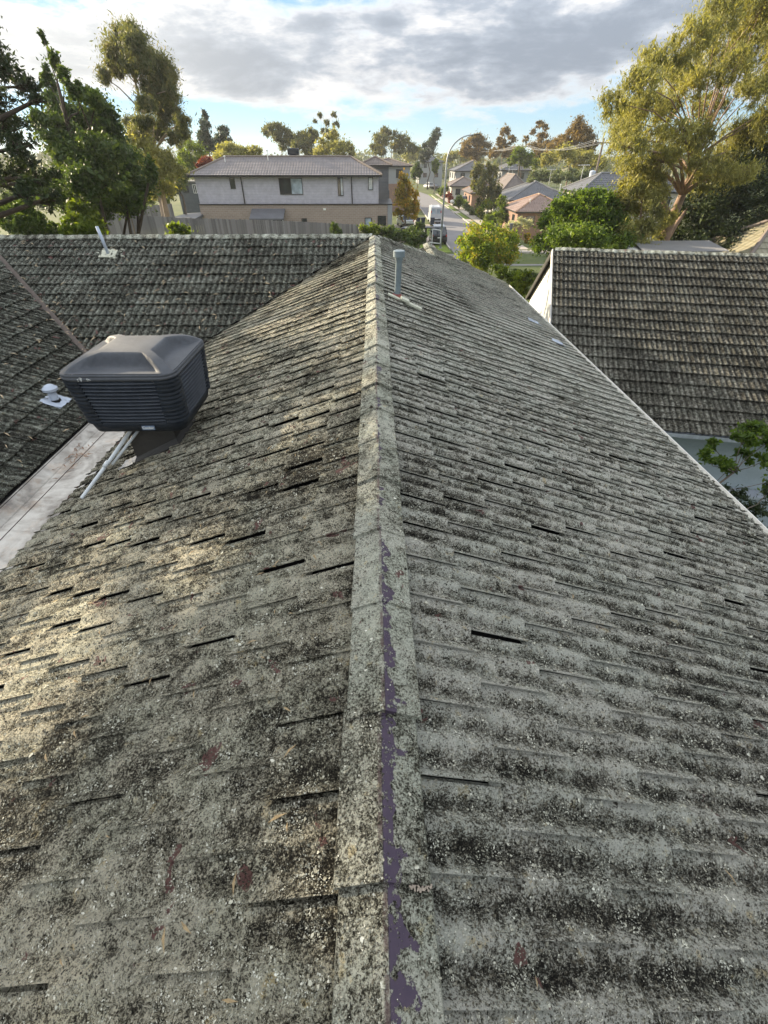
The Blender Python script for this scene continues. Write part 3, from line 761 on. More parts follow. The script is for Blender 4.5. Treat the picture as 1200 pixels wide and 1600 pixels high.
# maker's badge on the front of the tray with its lettering
bx_, by_, bz_ = CX+.115, CY-.446, ZB+.046
mb = MB(); mb.box((bx_, by_-.004, bz_), (.115, .010, .040)); bd = mb.build('badge', plain('badge_blue_grey', (.16, .21, .29), .4, .15, 30), cool, bevel=.002)
tcu = bpy.data.curves.new('lettering', 'FONT'); tcu.body = 'Coolair'; tcu.size = .034; tcu.align_x = 'CENTER'; tcu.align_y = 'CENTER'; tcu.extrude = .0008; tcu.offset = .0006
tcu.materials.append(M['white']); tmp_ = bpy.data.objects.new('lettering_curve', tcu); COL.objects.link(tmp_); bpy.context.view_layer.update(); tme = bpy.data.meshes.new_from_object(tmp_.evaluated_get(bpy.context.evaluated_depsgraph_get())); bpy.data.objects.remove(tmp_); to = bpy.data.objects.new('lettering', tme); COL.objects.link(to); to.parent = bd
to.location = V3((bx_, by_-.0105, bz_+.002))-wloc(cool); to.rotation_euler = (math.pi/2, 0, 0)
# droppings on the rim
mb = MB()
for i in range(16):
    a = random.uniform(-.17, -.13); mb.box((CX+a-.06+random.choice((0, -.07)), CY-.4985+random.uniform(0, .003), ZT+.02+random.gauss(0, .008)), (random.uniform(.004, .012), .003, random.uniform(.003, .008)))
mb.build('dropping_stain', M['white'], cool)
# two white drain pipes leaning down to the box gutter
a0 = on_left(128, 778, .05); a1 = V3((CX-.10, CY-.20, ZB+.00)); a0b = on_left(150, 745, .05)
t = thing('drain_pipe', a0, 'long white plastic drain pipe running from the cooler down the tiles', 'pipe')
mb = MB(); pts = [a0, a0+(a1-a0)*.5+V3((.0, 0, -.01)), a1]; mb.tube(pts, .017, 14, cap=False); mb.build('pipe_run', M['pvc'], t, True)
mb = MB(); mb.tube([a0+(a1-a0)*.40, a0+(a1-a0)*.47], .021, 14); mb.build('coupling', M['pvc'], t, True)
mb = MB(); mb.tube([a0+(a1-a0)*.0005-(a1-a0).normalized()*.001, a0+(a1-a0)*.002], .0145, 12); mb.build('bore', M['void'], t)
mb = MB(); q0 = a0+(a1-a0)*.42+V3((.05, .03, -.01)); mb.tube([q0, a1+V3((.07, .02, -.01))], .014, 12); o = mb.build('overflow_pipe', M['pvc'], None, True)
tag(o, 'shorter white overflow pipe lying close beside the long drain pipe', 'pipe')

# ---------------------------------------------------------------- ground, street, kerbs
def ground():
    xs = np.unique(np.concatenate([np.linspace(-3000, -80, 12), np.arange(-80, -30, 6.), np.arange(-30, 34, 1.0), np.arange(34, 90, 6.), np.linspace(90, 3000, 12)]))
    ys = np.unique(np.concatenate([np.linspace(-600, -20, 5), np.arange(-20, 90, 1.5), np.arange(90, 260, 8.), np.linspace(260, 4000, 12)]))
    V = [(x, y, gz(x, y)-.012) for x in xs for y in ys]; ny = len(ys)
    F = [(i*ny+j, (i+1)*ny+j, (i+1)*ny+j+1, i*ny+j+1) for i in range(len(xs)-1) for j in range(ny-1)]
    m, n = new_mat('grassy_ground'); pos = n.add('ShaderNodeNewGeometry').outputs['Position']
    a = n.noise(pos, .22, 5, .6); b = n.noise(pos, 6, 5, .7)
    c = n.ramp(n.math('ADD', n.math('MULTIPLY', a, .6), n.math('MULTIPLY', b, .4)), [(.38, (.055, .075, .02)), (.52, (.085, .105, .03)), (.66, (.16, .15, .06))])
    finish(n, c, .95, b, .6, .05); M['ground'] = m
    o = np_mesh('ground', V, F, m, smooth=True); tag(o, kind='structure')
ground()
def sheet(name, pts, dz, mat, kind='structure', step=4.0):
    """flat strip draped over the street level (pts: quads of xy)"""
    mb = MB()
    for a, b, c, d in pts:
        n = max(1, int(max((V3((*d, 0))-V3((*a, 0))).length, (V3((*c, 0))-V3((*b, 0))).length)/step))
        for i in range(n):
            L = lambda p, q, t: (p[0]+(q[0]-p[0])*t, p[1]+(q[1]-p[1])*t)
            q = [L(a, d, i/n), L(b, c, i/n), L(b, c, (i+1)/n), L(a, d, (i+1)/n)]
            mb.poly([(x, y, gz(x, y)+dz) for x, y in q])
    o = mb.build(name, mat); return tag(o, kind=kind) if kind else o
lk, rk = 8.6, 14.5
sheet('road', [((lk, 54.0), (rk, 54.0), (rk+.6, 142), (lk+1.3, 142))], .004, M['asphalt'])
sheet('side_road', [((5.0, 47.5), (70, 47.5), (70, 54.0), (5.0, 54.0))], .004, M['asphalt'])
sheet('bend_road', [((lk+1.3, 142), (rk+.6, 142), (11.5, 175), (4.0, 168)), ((4.0, 168), (11.5, 175), (-30, 190), (-30, 183))], .004, M['asphalt'])
sheet('footpath', [((15.9, 57.0), (17.4, 57.0), (18.3, 150), (16.9, 150)), ((15.5, 44.5), (70, 44.5), (70, 46.2), (15.5, 46.2)), ((5.8, 57), (7.0, 57), (8.2, 140), (7.0, 140)), ((15.9, 54.6), (70, 54.6), (70, 56.6), (15.9, 56.6))], .012, M['concrete'])
# driveways crossing the verge
m_, n_ = new_mat('driveway_concrete'); pos = n_.add('ShaderNodeNewGeometry').outputs['Position']
finish(n_, n_.ramp(n_.noise(pos, 1.3, 4), [(.3, (.33, .28, .235)), (.7, (.44, .38, .32))]), .9); M['drive'] = m_
dr = [(14.6, y, 15.95, y+w) for y, w in ((69.5, 4), (84, 3.4), (97, 4), (112, 3.5), (128, 4))]
sheet('driveway', [((a, b), (c, b), (c+.05, d), (a+.05, d)) for a, b, c, d in dr]+[((17.5, b), (21, b), (21, d), (17.5, d)) for a, b, c, d in dr]+[((3.0, 62), (8.5, 62), (8.5, 67), (3.0, 67)), ((3.0, 76), (8.5, 76), (8.5, 80), (3.0, 80))], .016, M['drive'])
# lawn strips between kerb and path
m_, n_ = new_mat('verge_grass'); pos = n_.add('ShaderNodeNewGeometry').outputs['Position']
gb = n_.noise(pos, 20, 4, .7); finish(n_, n_.ramp(n_.math('ADD', n_.math('MULTIPLY', n_.noise(pos, 1.2, 4), .5), n_.math('MULTIPLY', gb, .5)), [(.35, (.09, .14, .015)), (.65, (.19, .24, .035))]), .95, gb, .8, .03); M['verge'] = m_
gs = []; y0 = 57.2
for a, b, c, d in dr+[(0, 148, 0, 0)]:
    gs.append(((14.72, y0), (15.86, y0), (15.86, b-.1), (14.72, b-.1))); y0 = d+.1
o = sheet('grass_verge', gs+[((7.1, 67.2), (8.4, 67.2), (8.5, 75.8), (7.1, 75.8)), ((3.2, 67.3), (5.8, 67.3), (5.8, 75.8), (3.2, 75.8)), ((15.9, 46.3), (60, 46.3), (60, 47.3), (15.9, 47.3)), ((5.2, 57), (5.75, 57), (5.75, 61.8), (5.2, 61.8)), ((7.1, 55), (8.4, 55), (8.4, 61.8), (7.1, 61.8))], .02, M['verge'])
o['kind'] = 'structure'
mb = MB()
def kerb(p, q, w=.15, h=.12):
    p, q = V3((*p, 0)), V3((*q, 0)); n = max(1, int((q-p).length/4)); d = (q-p).normalized(); s_ = V3((-d.y, d.x, 0))*w/2
    for i in range(n):
        a = p+(q-p)*i/n; b = p+(q-p)*(i+1)/n; za, zb = gz(a.x, a.y)-.05, gz(b.x, b.y)-.05
        V = [a-s_+V3((0, 0, za)), a+s_+V3((0, 0, za)), a+s_+V3((0, 0, za+h+.05)), a-s_+V3((0, 0, za+h+.05)), b-s_+V3((0, 0, zb)), b+s_+V3((0, 0, zb)), b+s_+V3((0, 0, zb+h+.05)), b-s_+V3((0, 0, zb+h+.05))]
        mb.mesh(V, [(0, 3, 2, 1), (4, 5, 6, 7), (3, 7, 6, 2), (0, 4, 7, 3), (1, 2, 6, 5)])
kerb((rk+.12, 57.4), (rk+.72, 142)); kerb((lk-.1, 57), (lk+1.2, 142)); kerb((16.9, 54.1), (60, 54.1)); kerb((16, 47.4), (60, 47.4))
for c, r_, a0, a1 in (((16.9, 57.0), 2.3, 180, 270),):
    P = [(c[0]+r_*math.cos(R(a0+(a1-a0)*k/8)), c[1]+.0+r_*math.sin(R(a0+(a1-a0)*k/8))*1.2) for k in range(9)]
    for k in range(8): kerb(P[k], P[k+1])
tag(mb.build('kerb', M['kerb']), kind='structure')

# ---------------------------------------------------------------- neighbour's tiled roof on the right
nb = thing('neighbour_house', (8, 13, STREET), 'house right of the gutter with steep lichen tiled roof and white weatherboard gable', 'house')
NP = .45; al = math.atan(NP); cc_, ss_ = math.cos(al), math.sin(al); e1 = V3((.9755, -.22, 0)); e2 = V3((-.22, -.9755, 0))
def NB(a, b, dz=0): return V3((5.5, 15.6, 3.74))+e1*a+e2*b+V3((0, 0, -NP*abs(b)+dz))
ng = .339/cc_; ft = Tiles(tile_template(w=.246, g=ng, amp=.014, lap=.04, dz0=.056, thick=.034), M['tile_next'], 1.5)
eyn = (-e2*cc_+V3((0, 0, ss_))).normalized(); nn_ = e1.cross(eyn).normalized()
for k in range(18):
    for j in range(0, 60):
        a = .02+j*.246+(.0 if k % 2 else .0)
        ft.add(NB(a, .36+k*.339), e1, eyn, nn_)
emit_tiles([(ft, None)], nb)
s2 = Stuff(); s2.add(*ft.joined([ft.M[i] for i in ft.rest]), M['tile_next']); s2.build('roof_tile_field', nb)
slab([NB(0, 0), NB(0, 6.15), NB(14.8, 6.15), NB(14.8, 0)], nb); slab([NB(0, 0), NB(14.8, 0), NB(14.8, -6.2), NB(0, -6.2)], nb)
c3 = cap_template(.42); c3.materials.append(M['cap_plain'])
caps(NB(14.8, 0, .06), NB(-.02, 0, .06), .42, c3, nb)
# gable: each weatherboard its own piece, barge boards, walls
bp = .16; z = 3.45; i = 0
while z > -2.1:
    b1 = min(5.6, (3.70-z)/NP-.03); b0 = min(5.6, max(.02, (3.70-z-bp)/NP-.03))
    if b1 > .05:
        mb = MB(); T = []
        zt, zb = z, z-bp-.015
        ht = min(5.6, max(0.01, (3.66-zt)/NP)); hb_ = min(5.6, (3.66-zb)/NP)
        base = lambda b, zz, o_: V3((5.5, 15.6, 0))+e1*(.16-o_)+e2*b+V3((0, 0, zz))
        V = [base(-hb_, zb, .022), base(hb_, zb, .022), base(ht, zt, .004), base(-ht, zt, .004), base(-hb_, zb, .0), base(hb_, zb, .0), base(ht, zt, 0), base(-ht, zt, 0)]
        mb.mesh(V, [(0, 3, 2, 1), (0, 1, 5, 4), (3, 7, 6, 2), (4, 5, 6, 7), (1, 2, 6, 5), (0, 4, 7, 3)]); mb.build('weatherboard', M['wb_white'], nb)
    z -= bp
for sg in (1, -1):
    mb = MB(); a0, a1 = NB(.0, 0, .02), NB(.0, 6.15*sg, .02)
    o_ = e1*(-.02); t_ = e1*.03; dn = V3((0, 0, -.17))
    V = [a0+o_, a1+o_, a1+o_+dn, a0+o_+dn, a0+o_+t_, a1+o_+t_, a1+o_+t_+dn, a0+o_+t_+dn]
    mb.mesh(V, [(0, 1, 2, 3), (4, 7, 6, 5), (0, 4, 5, 1), (3, 2, 6, 7)]); mb.build('barge_board', M['wb_white'] if sg > 0 else M['duct'], nb)
zz = .72
while zz > -2.15:
    mb = MB(); f0 = lambda a, o_, z_: V3((5.5, 15.6, 0))+e1*a+e2*(5.6+o_)+V3((0, 0, z_))
    V = [f0(.16, .022, zz-.175), f0(14.5, .022, zz-.175), f0(14.5, .004, zz), f0(.16, .004, zz), f0(.16, 0, zz-.175), f0(14.5, 0, zz-.175), f0(14.5, 0, zz), f0(.16, 0, zz)]
    mb.mesh(V, [(0, 1, 2, 3), (0, 4, 5, 1), (3, 2, 6, 7), (4, 7, 6, 5), (0, 3, 7, 4), (1, 5, 6, 2)]); mb.build('weatherboard', M['wb_blue'], nb); zz -= .16
mb = MB(); V = [f0(.1, .5, .93), f0(14.8, .5, .93), f0(14.8, .62, .93), f0(.1, .62, .93), f0(.1, .5, 1.03), f0(14.8, .5, 1.03), f0(14.8, .62, 1.03), f0(.1, .62, 1.03)]
mb.mesh(V, [(0, 1, 2, 3), (0, 4, 5, 1), (1, 5, 6, 2), (2, 6, 7, 3), (3, 7, 4, 0)]); mb.build('eaves_gutter', M['lead'], nb)
mb = MB(); mb.poly([f0(.1, -.2, .80), f0(14.8, -.2, .80), f0(14.8, .52, .95), f0(.1, .52, .95)][::-1]); mb.build('soffit', M['duct'], nb)
mb = MB(); V = [f0(2.6, .03, -.70), f0(14.5, .03, -.70), f0(14.5, .30, -.74), f0(2.6, .30, -.74), f0(2.6, .03, -.62), f0(14.5, .03, -.62), f0(14.5, .30, -.66), f0(2.6, .30, -.66)]
mb.mesh(V, [(0, 1, 2, 3), (0, 4, 5, 1), (1, 5, 6, 2), (2, 6, 7, 3), (3, 7, 4, 0), (4, 7, 6, 5)]); mb.build('wall_ledge', M['lead'], nb)
mb = MB(); mb.mesh([V3((5.5, 15.6, 0))+e1*a+e2*b+V3((0, 0, z_)) for a in (.17, 14.4) for b in (-5.5, 5.55) for z_ in (-2.3, .9)], [(0, 1, 3, 2), (4, 6, 7, 5), (0, 4, 5, 1), (2, 3, 7, 6), (1, 5, 7, 3)]); mb.build('wall', M['duct'], nb)

# ---------------------------------------------------------------- other houses
def roof_slope(mb, a, b, c, d, step=.34):
    """stepped courses between eave a-b and ridge d-c"""
    a, b, c, d = map(V3, (a, b, c, d)); h = ((d+c)/2-(a+b)/2); nC = max(3, int(h.length/step)); ex = (b-a).normalized()
    nrm = (b-a).cross(d-a if (d-a).length > (c-b).length*.2 else c-b).normalized()
    if nrm.z < 0: nrm = -nrm
    L = lambda p, q, t: p+(q-p)*t
    for i in range(nC):
        t0, t1 = i/nC, (i+1)/nC; p0, p1, p2, p3 = L(a, d, t0), L(b, c, t0), L(b, c, t1), L(a, d, t1)
        u = [(((q-a).dot(ex)), k) for q, k in ((p0, i+.02), (p1, i+.02), (p2, i+.98), (p3, i+.98))]
        mb.poly([p0+nrm*.035, p1+nrm*.035, p2+nrm*.008, p3+nrm*.008], u)
        mb.poly([p0, p1, p1+nrm*.035, p0+nrm*.035], [(x, .02) for x, _ in u])
def hip_roof(parent, x0, x1, y0, y1, ze, rise, mat, capmat, hip=None, gable=False):
    w, d = x1-x0, y1-y0; hip = hip if hip is not None else min(w, d)/2
    if w >= d: r0, r1 = (x0+hip, (y0+y1)/2, ze+rise), (x1-hip, (y0+y1)/2, ze+rise)
    else: r0, r1 = ((x0+x1)/2, y0+hip, ze+rise), ((x0+x1)/2, y1-hip, ze+rise)
    A, B, C_, D = (x0, y0, ze), (x1, y0, ze), (x1, y1, ze), (x0, y1, ze); mb = MB()
    if w >= d: fs = [(A, B, r1, r0), (B, C_, r1, r1), (C_, D, r0, r1), (D, A, r0, r0)]
    else: fs = [(A, B, r0, r0), (B, C_, r1, r0), (C_, D, r1, r1), (D, A, r0, r1)]
    for f in fs: roof_slope(mb, *f)
    rf = mb.build('roof', mat, parent)
    mb = MB(); mb.box(((x0+x1)/2, (y0+y1)/2, ze-.09), (w-.06, d-.06, .16)); mb.build('fascia', M['black'], parent)
    mb = MB(); up = V3((0, 0, .05))
    for p, q in ((r0, r1), (A, r0), (B, r1 if w >= d else r0), (C_, r1), (D, r0 if w >= d else r1)):
        p, q = V3(p), V3(q)
        if (q-p).length > .1: mb.tube([p+up, q+up], .11, 6)
    mb.build('hip_capping', capmat, parent); return rf
def wbox(parent, x0, x1, y0, y1, z0, z1, mat, name='wall'):
    mb = MB(); mb.box(((x0+x1)/2, (y0+y1)/2, (z0+z1)/2), (x1-x0, y1-y0, z1-z0)); return mb.build(name, mat, parent)
def window(parent, x0, x1, z0, z1, Y, glass='glass', mull=0, frame='black', side=0, fw=.06, name='window'):
    """side 0: in a wall facing -Y at Y; side 1: in a wall facing -X at X=Y with x0..x1 along Y"""
    mb = MB(); P = (lambda x, y, z: (x, Y-y, z)) if side == 0 else (lambda x, y, z: (Y-y, x, z))
    def bx(a, b, c, d, y0=.0, y1=.06, m=None):
        m = m or mb; V = [P(x, y, z) for x in (a, b) for y in (y0, y1) for z in (c, d)]
        m.mesh(V, [(0, 1, 3, 2), (4, 6, 7, 5), (0, 4, 5, 1), (2, 3, 7, 6), (0, 2, 6, 4), (1, 5, 7, 3)])
    bx(x0, x1, z0, z0+fw); bx(x0, x1, z1-fw, z1); bx(x0, x0+fw, z0+fw, z1-fw); bx(x1-fw, x1, z0+fw, z1-fw)
    for k in range(mull): xm = x0+(x1-x0)*(k+1)/(mull+1); bx(xm-fw/2, xm+fw/2, z0+fw, z1-fw)
    f = mb.build(name, M[frame], parent)
    for k in range(mull+1):
        g = MB(); a = x0+(x1-x0)*k/(mull+1)+.01; b = x0+(x1-x0)*(k+1)/(mull+1)-.01
        gl = glass[k] if isinstance(glass, (list, tuple)) else glass
        bx(a, b, z0+.01, z1-.01, .012, .028, g); g.build('pane', M[gl], f)
    return f
def win_px(parent, u0, v0, u1, v1, Y, **kw):
    a = aY(u0, v0, Y); b = aY(u1, v1, Y); return window(parent, a.x, b.x, b.z, a.z, Y, **kw)
M['r_left'] = roof_mat('purple_brown_concrete_tiles', (.20, .18, .18)); M['r_grey'] = roof_mat('slate_grey_tiles', (.115, .118, .13))
M['r_brown'] = roof_mat('brown_tiles', (.165, .135, .12)); M['r_terra'] = roof_mat('terracotta_tiles', (.25, .175, .145)); M['r_ochre'] = roof_mat('ochre_tiles', (.27, .245, .165))
M['capc'] = plain('ridge_capping_brown', (.20, .165, .14), .7, .15, 3); M['capg'] = plain('ridge_capping_grey', (.20, .20, .20), .7, .15, 3); M['capt'] = plain('ridge_capping_terracotta', (.40, .26, .18), .7, .15, 3)
M['brick'] = brick_mat('tan_brick', (.38, .295, .24), (.31, .24, .195), (.44, .41, .37)); M['clad'] = board_mat('lilac_grey_cladding', (.52, .50, .55), .24)
M['render'] = plain('cream_render', (.56, .53, .46), .85, .08, 1.2); M['render_grey'] = plain('grey_render', (.30, .31, .32), .85, .08, 1.2); M['brickred'] = plain('red_brown_brick', (.26, .17, .13), .9, .2, 5)
# left two-storey house
lh = thing('two_storey_house', (-9.5, 64, -1.3), 'wide two-storey house with lilac-grey upper cladding over tan brick beyond the paling fence', 'house')
wbox(lh, -19.45, .55, 60.55, 67.5, 1.78, 4.28, M['clad'], 'upper_wall'); 
wbox(lh, -19.5, 1.55, 60.3, 68, -1.6, 1.72, M['brick'], 'lower_wall')
wbox(lh, -19.6, 2.12, 60.2, 68.1, 1.722, 1.80, M['black'], 'ledge_flashing'); wbox(lh, 1.56, 2.08, 60.25, 61.2, -1.7, 1.72, M['render_grey'], 'corner_pier')
rf = hip_roof(lh, -20.06, .95, 60.0, 68.0, 4.36, 1.52, M['r_left'], M['capc'], hip=3.5)
win_px(lh, 358, 278, 369, 295, 60.55); win_px(lh, 435, 278, 474, 304, 60.55, mull=1, glass=['glass', 'glass_blue']); win_px(lh, 527, 277, 537, 306, 60.55, mull=1, glass=['glass', 'glass_blue'])
win_px(lh, 575, 277, 583, 297, 60.55, glass='glass_blue'); win_px(lh, 471, 341, 480, 348, 60.3); win_px(lh, 590, 337, 603, 352, 60.3, glass='glass'); win_px(lh, 570, 340, 581, 362, 60.3, glass='glass_blue', name='door')
for u in (376, 549): a = aY(u, 277, 60.47); wbox(lh, a.x-.05, a.x+.05, 60.42, 60.52, 1.8, 4.3, M['black'], 'downpipe')
a = aY(507, 327, 60.2); wbox(lh, a.x-.14, a.x+.14, 60.24, 60.32, a.z-.1, a.z+.1, M['cream'], 'wall_vent')
# lean-to over the back door
a, b = aY(394, 330, 60.2), aY(446, 330, 60.2); mb = MB(); z1, z0 = aY(400, 326, 60.2).z, 0.62
mb.mesh([(a.x, 60.2, z1), (b.x, 60.2, z1), (b.x, 58.2, z0), (a.x, 58.2, z0), (a.x, 60.2, z1-.12), (b.x, 60.2, z1-.12), (b.x, 58.2, z0-.14), (a.x, 58.2, z0-.14)], [(0, 3, 2, 1), (3, 7, 6, 2), (0, 4, 7, 3), (1, 2, 6, 5), (4, 5, 6, 7)]); mb.build('awning_roof', M['r_grey'], lh)
for x in (a.x+.1, b.x-.1): wbox(lh, x-.05, x+.05, 58.3, 58.4, -1.3, z0-.1, M['white'] if x > a.x+1 else M['black'], 'awning_post')
wbox(lh, a.x+.3, b.x-.3, 60.1, 60.28, -1.3, .75, M['void'], 'doorway')
p = aY(459, 243, 65.3); rc = thing('rooftop_cooler', p, 'black box cooler on the ridge of the wide two-storey house', 'air cooler')
mb = MB(); mb.box(p+V3((0, 0, .35)), (1.25, 1.1, .62)); mb.build('cabinet', M['black_plastic'], rc, bevel=.12); mb = MB(); mb.box(p+V3((0, 0, -.15)), (.6, .6, .5)); mb.build('duct', M['duct'], rc)
for k in range(4): mb = MB(); mb.box(p+V3((0, -.56, .15+k*.12)), (.95, .03, .04)); mb.build('louvre', M['slat'], rc)
def roof_vent(p, h, label):
    t = thing('roof_vent_pipe', p, label, 'vent pipe'); mb = MB(); mb.tube([p-V3((0, 0, .2)), p+V3((0, 0, h))], .05, 8); mb.build('pipe', M['white'], t)
    mb = MB(); lathe(mb, p+V3((0, 0, h-.02)), [(.11, 0), (.11, .1), (.0, .14)], 10); mb.build('cap', M['white'], t); return t
roof_vent(aY(419, 251, 63.2), .85, 'white vent pipe left of the black rooftop cooler on the wide house')
roof_vent(aY(352, 253, 62.8), .45, 'short white vent on the left hip of the wide house')
# flat carport at the left end
cp_ = thing('carport', (-21.5, 60, -1.2), 'low dark flat-roofed carport at the left end of the wide house', 'carport')
a, b = aY(252, 330, 58.5), aY(308, 330, 58.5); mb = MB(); mb.mesh([(a.x, 57.2, .55), (b.x, 57.2, .70), (b.x, 62, .95), (a.x+1.5, 62, .8), (a.x, 57.2, .33), (b.x, 57.2, .48), (b.x, 62, .73), (a.x+1.5, 62, .58)], [(0, 1, 2, 3), (0, 4, 5, 1), (1, 5, 6, 2), (3, 7, 4, 0), (2, 6, 7, 3)]); mb.build('roof', M['r_grey'], cp_)
for x in (a.x+.3, (a.x+b.x)/2, b.x-.2): mb = MB(); mb.box((x, 57.4, -.4), (.1, .1, 1.8)); mb.build('post', M['black'], cp_)
def two_storey(label, u0, u1, ve, Y, dep, vr, wall, rmat, cap, base=-2.4, low=None, wins=True, hip=None, name='far_house', cat='house', group=None):
    a = aY(u0, ve, Y); b = aY(u1, ve, Y); r_ = aY((u0+u1)/2, vr, Y+min(dep, b.x-a.x)/2); ze = a.z
    t = thing(name, ((a.x+b.x)/2, Y+dep/2, base), label, cat, group); o_ = .45
    mid = ze-2.6
    if mid > base+1.5:
        wbox(t, a.x+o_, b.x-o_, Y+o_, Y+dep-o_, mid, ze-.06, wall, 'upper_wall'); wbox(t, a.x+o_-.1, b.x-o_+.1, Y+o_-.15, Y+dep-o_, base-.3, mid-.003, low or wall, 'lower_wall')
    else: wbox(t, a.x+o_, b.x-o_, Y+o_, Y+dep-o_, base-.3, ze-.06, wall, 'wall')
    hip_roof(t, a.x, b.x, Y, Y+dep, ze, max(.8, r_.z-ze), rmat, cap, hip)
    if wins:
        w = (b.x-a.x-2*o_); k = max(1, int(w/3.2))
        for i in range(k):
            xc = a.x+o_+w*(i+.5)/k
            window(t, xc-.6, xc+.6, ze-1.75, ze-.5, Y+o_, mull=1)
        k2 = max(1, int(dep/4))
        for i in range(k2): yc = Y+o_+(dep-2*o_)*(i+.5)/k2; window(t, yc-.6, yc+.6, ze-1.75, ze-.5, a.x+o_, side=1, mull=1)
        if mid > base+1.5:
            for i in range(k): xc = a.x+o_+w*(i+.5)/k; window(t, xc-.7, xc+.7, mid-1.9, mid-.6, Y+o_-.15)
    return t
M['tower_clad'] = board_mat('slate_grid_cladding', (.10, .115, .13), .3)
hB = two_storey('slate-clad townhouse with brown hipped roof directly behind the wide house', 560, 613, 258, 71, 9, 249, M['tower_clad'], M['r_brown'], M['capc'], wins=False)
two_storey('dark two-storey townhouse farther along the left side of the street', 570, 645, 259, 100, 12, 248, M['render_grey'], M['r_brown'], M['capc'], low=M['brickred'])
two_storey('grey two-storey house facing down the far end of the street', 654, 694, 253, 205, 14, 244, M['render_grey'], M['r_grey'], M['capg'], base=-3)
two_storey('grey-rendered two-storey house behind the single-storey row, left of the street gum', 711, 778, 267, 150, 14, 251, M['render_grey'], M['r_grey'], M['capc'], base=-4, low=M['brickred'])
two_storey('grey-roofed two-storey house behind the single-storey row, right of the street gum', 783, 830, 266, 140, 12, 255, M['render_grey'], M['r_grey'], M['capg'], base=-4)
two_storey('single-storey brown-roofed house at the far end of the right-hand row', 703, 752, 291, 134, 10, 277, M['render'], M['r_brown'], M['capc'], base=-4)
two_storey('small brown-roofed house with red-brown brick front beside the street gum', 735, 788, 302, 111, 11, 285, M['brickred'], M['r_brown'], M['capt'], base=-4)
two_storey('single-storey house with long brown roof between the street gum and dark roofs', 778, 838, 306, 96, 13, 273, M['render'], M['r_brown'], M['capc'], base=-4)
hg = two_storey('low house with broad slate-grey roof in front of the long brown roof', 795, 900, 313, 83, 12, 284, M['render'], M['r_grey'], M['capg'], base=-4)
two_storey('low house with pinkish terracotta roof and dark porch left of the green tree', 806, 900, 331, 73, 9, 304, M['brickred'], M['r_terra'], M['capt'], base=-4)
two_storey('cream two-storey house with grey tiles half hidden by the big leaning gum', 907, 1080, 300, 62, 6.4, 271, M['render'], M['r_grey'], M['capg'], base=-3.5)
roof_vent(aY(874, 300, 84.5), .9, 'white vent pipe on the broad slate-grey roof')
roof_vent(aY(828, 317, 75), .35, 'short pale vent on the pinkish terracotta roof')
def antenna(p, h, label):
    t = thing('tv_antenna', p, label, 'antenna', 'television antennas on the far roofs'); mb = MB(); mb.tube([p-V3((0, 0, .3)), p+V3((0, 0, h))], .035, 6); mb.build('mast', M['pole'], t)
    mb = MB(); mb.tube([p+V3((-.7, 0, h-.05)), p+V3((.7, .1, h))], .03, 6); mb.build('boom', M['pole'], t)
    for k in range(5): mb = MB(); x = -.6+k*.3; mb.tube([p+V3((x, -.35, h-.04)), p+V3((x, .35, h-.04))], .02, 5); mb.build('element', M['pole'], t)
for u, v, Y, h, l in ((794, 276, 103, 1.5, 'antenna on the long brown roof, nearer the street gum'), (799, 282, 101, 1.6, 'antenna just right of the first one on the long brown roof'), (858, 285, 90, 1.7, 'antenna on the right end of the broad slate-grey roof'), (800, 257, 146, 1.5, 'antenna above the right-hand grey two-storey house'), (907, 283, 68, 1.6, 'antenna in front of the pale hedge by the cream house')):
    antenna(aY(u, v, Y), h, l)
# sheds and ochre roof behind the neighbour's ridge
t = thing('ochre_roof_house', (21, 26, STREET), 'corner of a sunlit ochre-tiled roof at the right edge above the neighbour ridge', 'house')
a = aY(1120, 405, 24); hip_roof(t, a.x+1.5, a.x+13, 24, 28.4, a.z-.1, 1.5, M['r_ochre'], M['capc']); wbox(t, a.x+2.0, a.x+12.5, 24.5, 28, STREET-.2, a.z-.25, M['render'])
t = thing('garden_shed', (13, 24, STREET), 'pale corrugated shed roof below the leaning gum trunk', 'shed')
a, b = aY(1005, 392, 21), aY(1140, 392, 21); z1 = aY(1070, 376, 24).z; z0 = aY(1070, 393, 21).z
mb = MB(); nW = 60; V = []; F = []
for i in range(nW+1):
    x = a.x+(b.x-a.x)*i/nW; w_ = .02*math.cos(i*math.pi); V += [(x, 21, z0+w_), (x+.9, 24, z1+w_)]
for i in range(nW): F.append((2*i, 2*i+2, 2*i+3, 2*i+1))
mb.mesh(V, F); mb.build('roof', M['gal_roof'], t); wbox(t, a.x+.1, b.x-.1, 21.15, 23.8, STREET-.1, z0-.1, M['wb_white'])

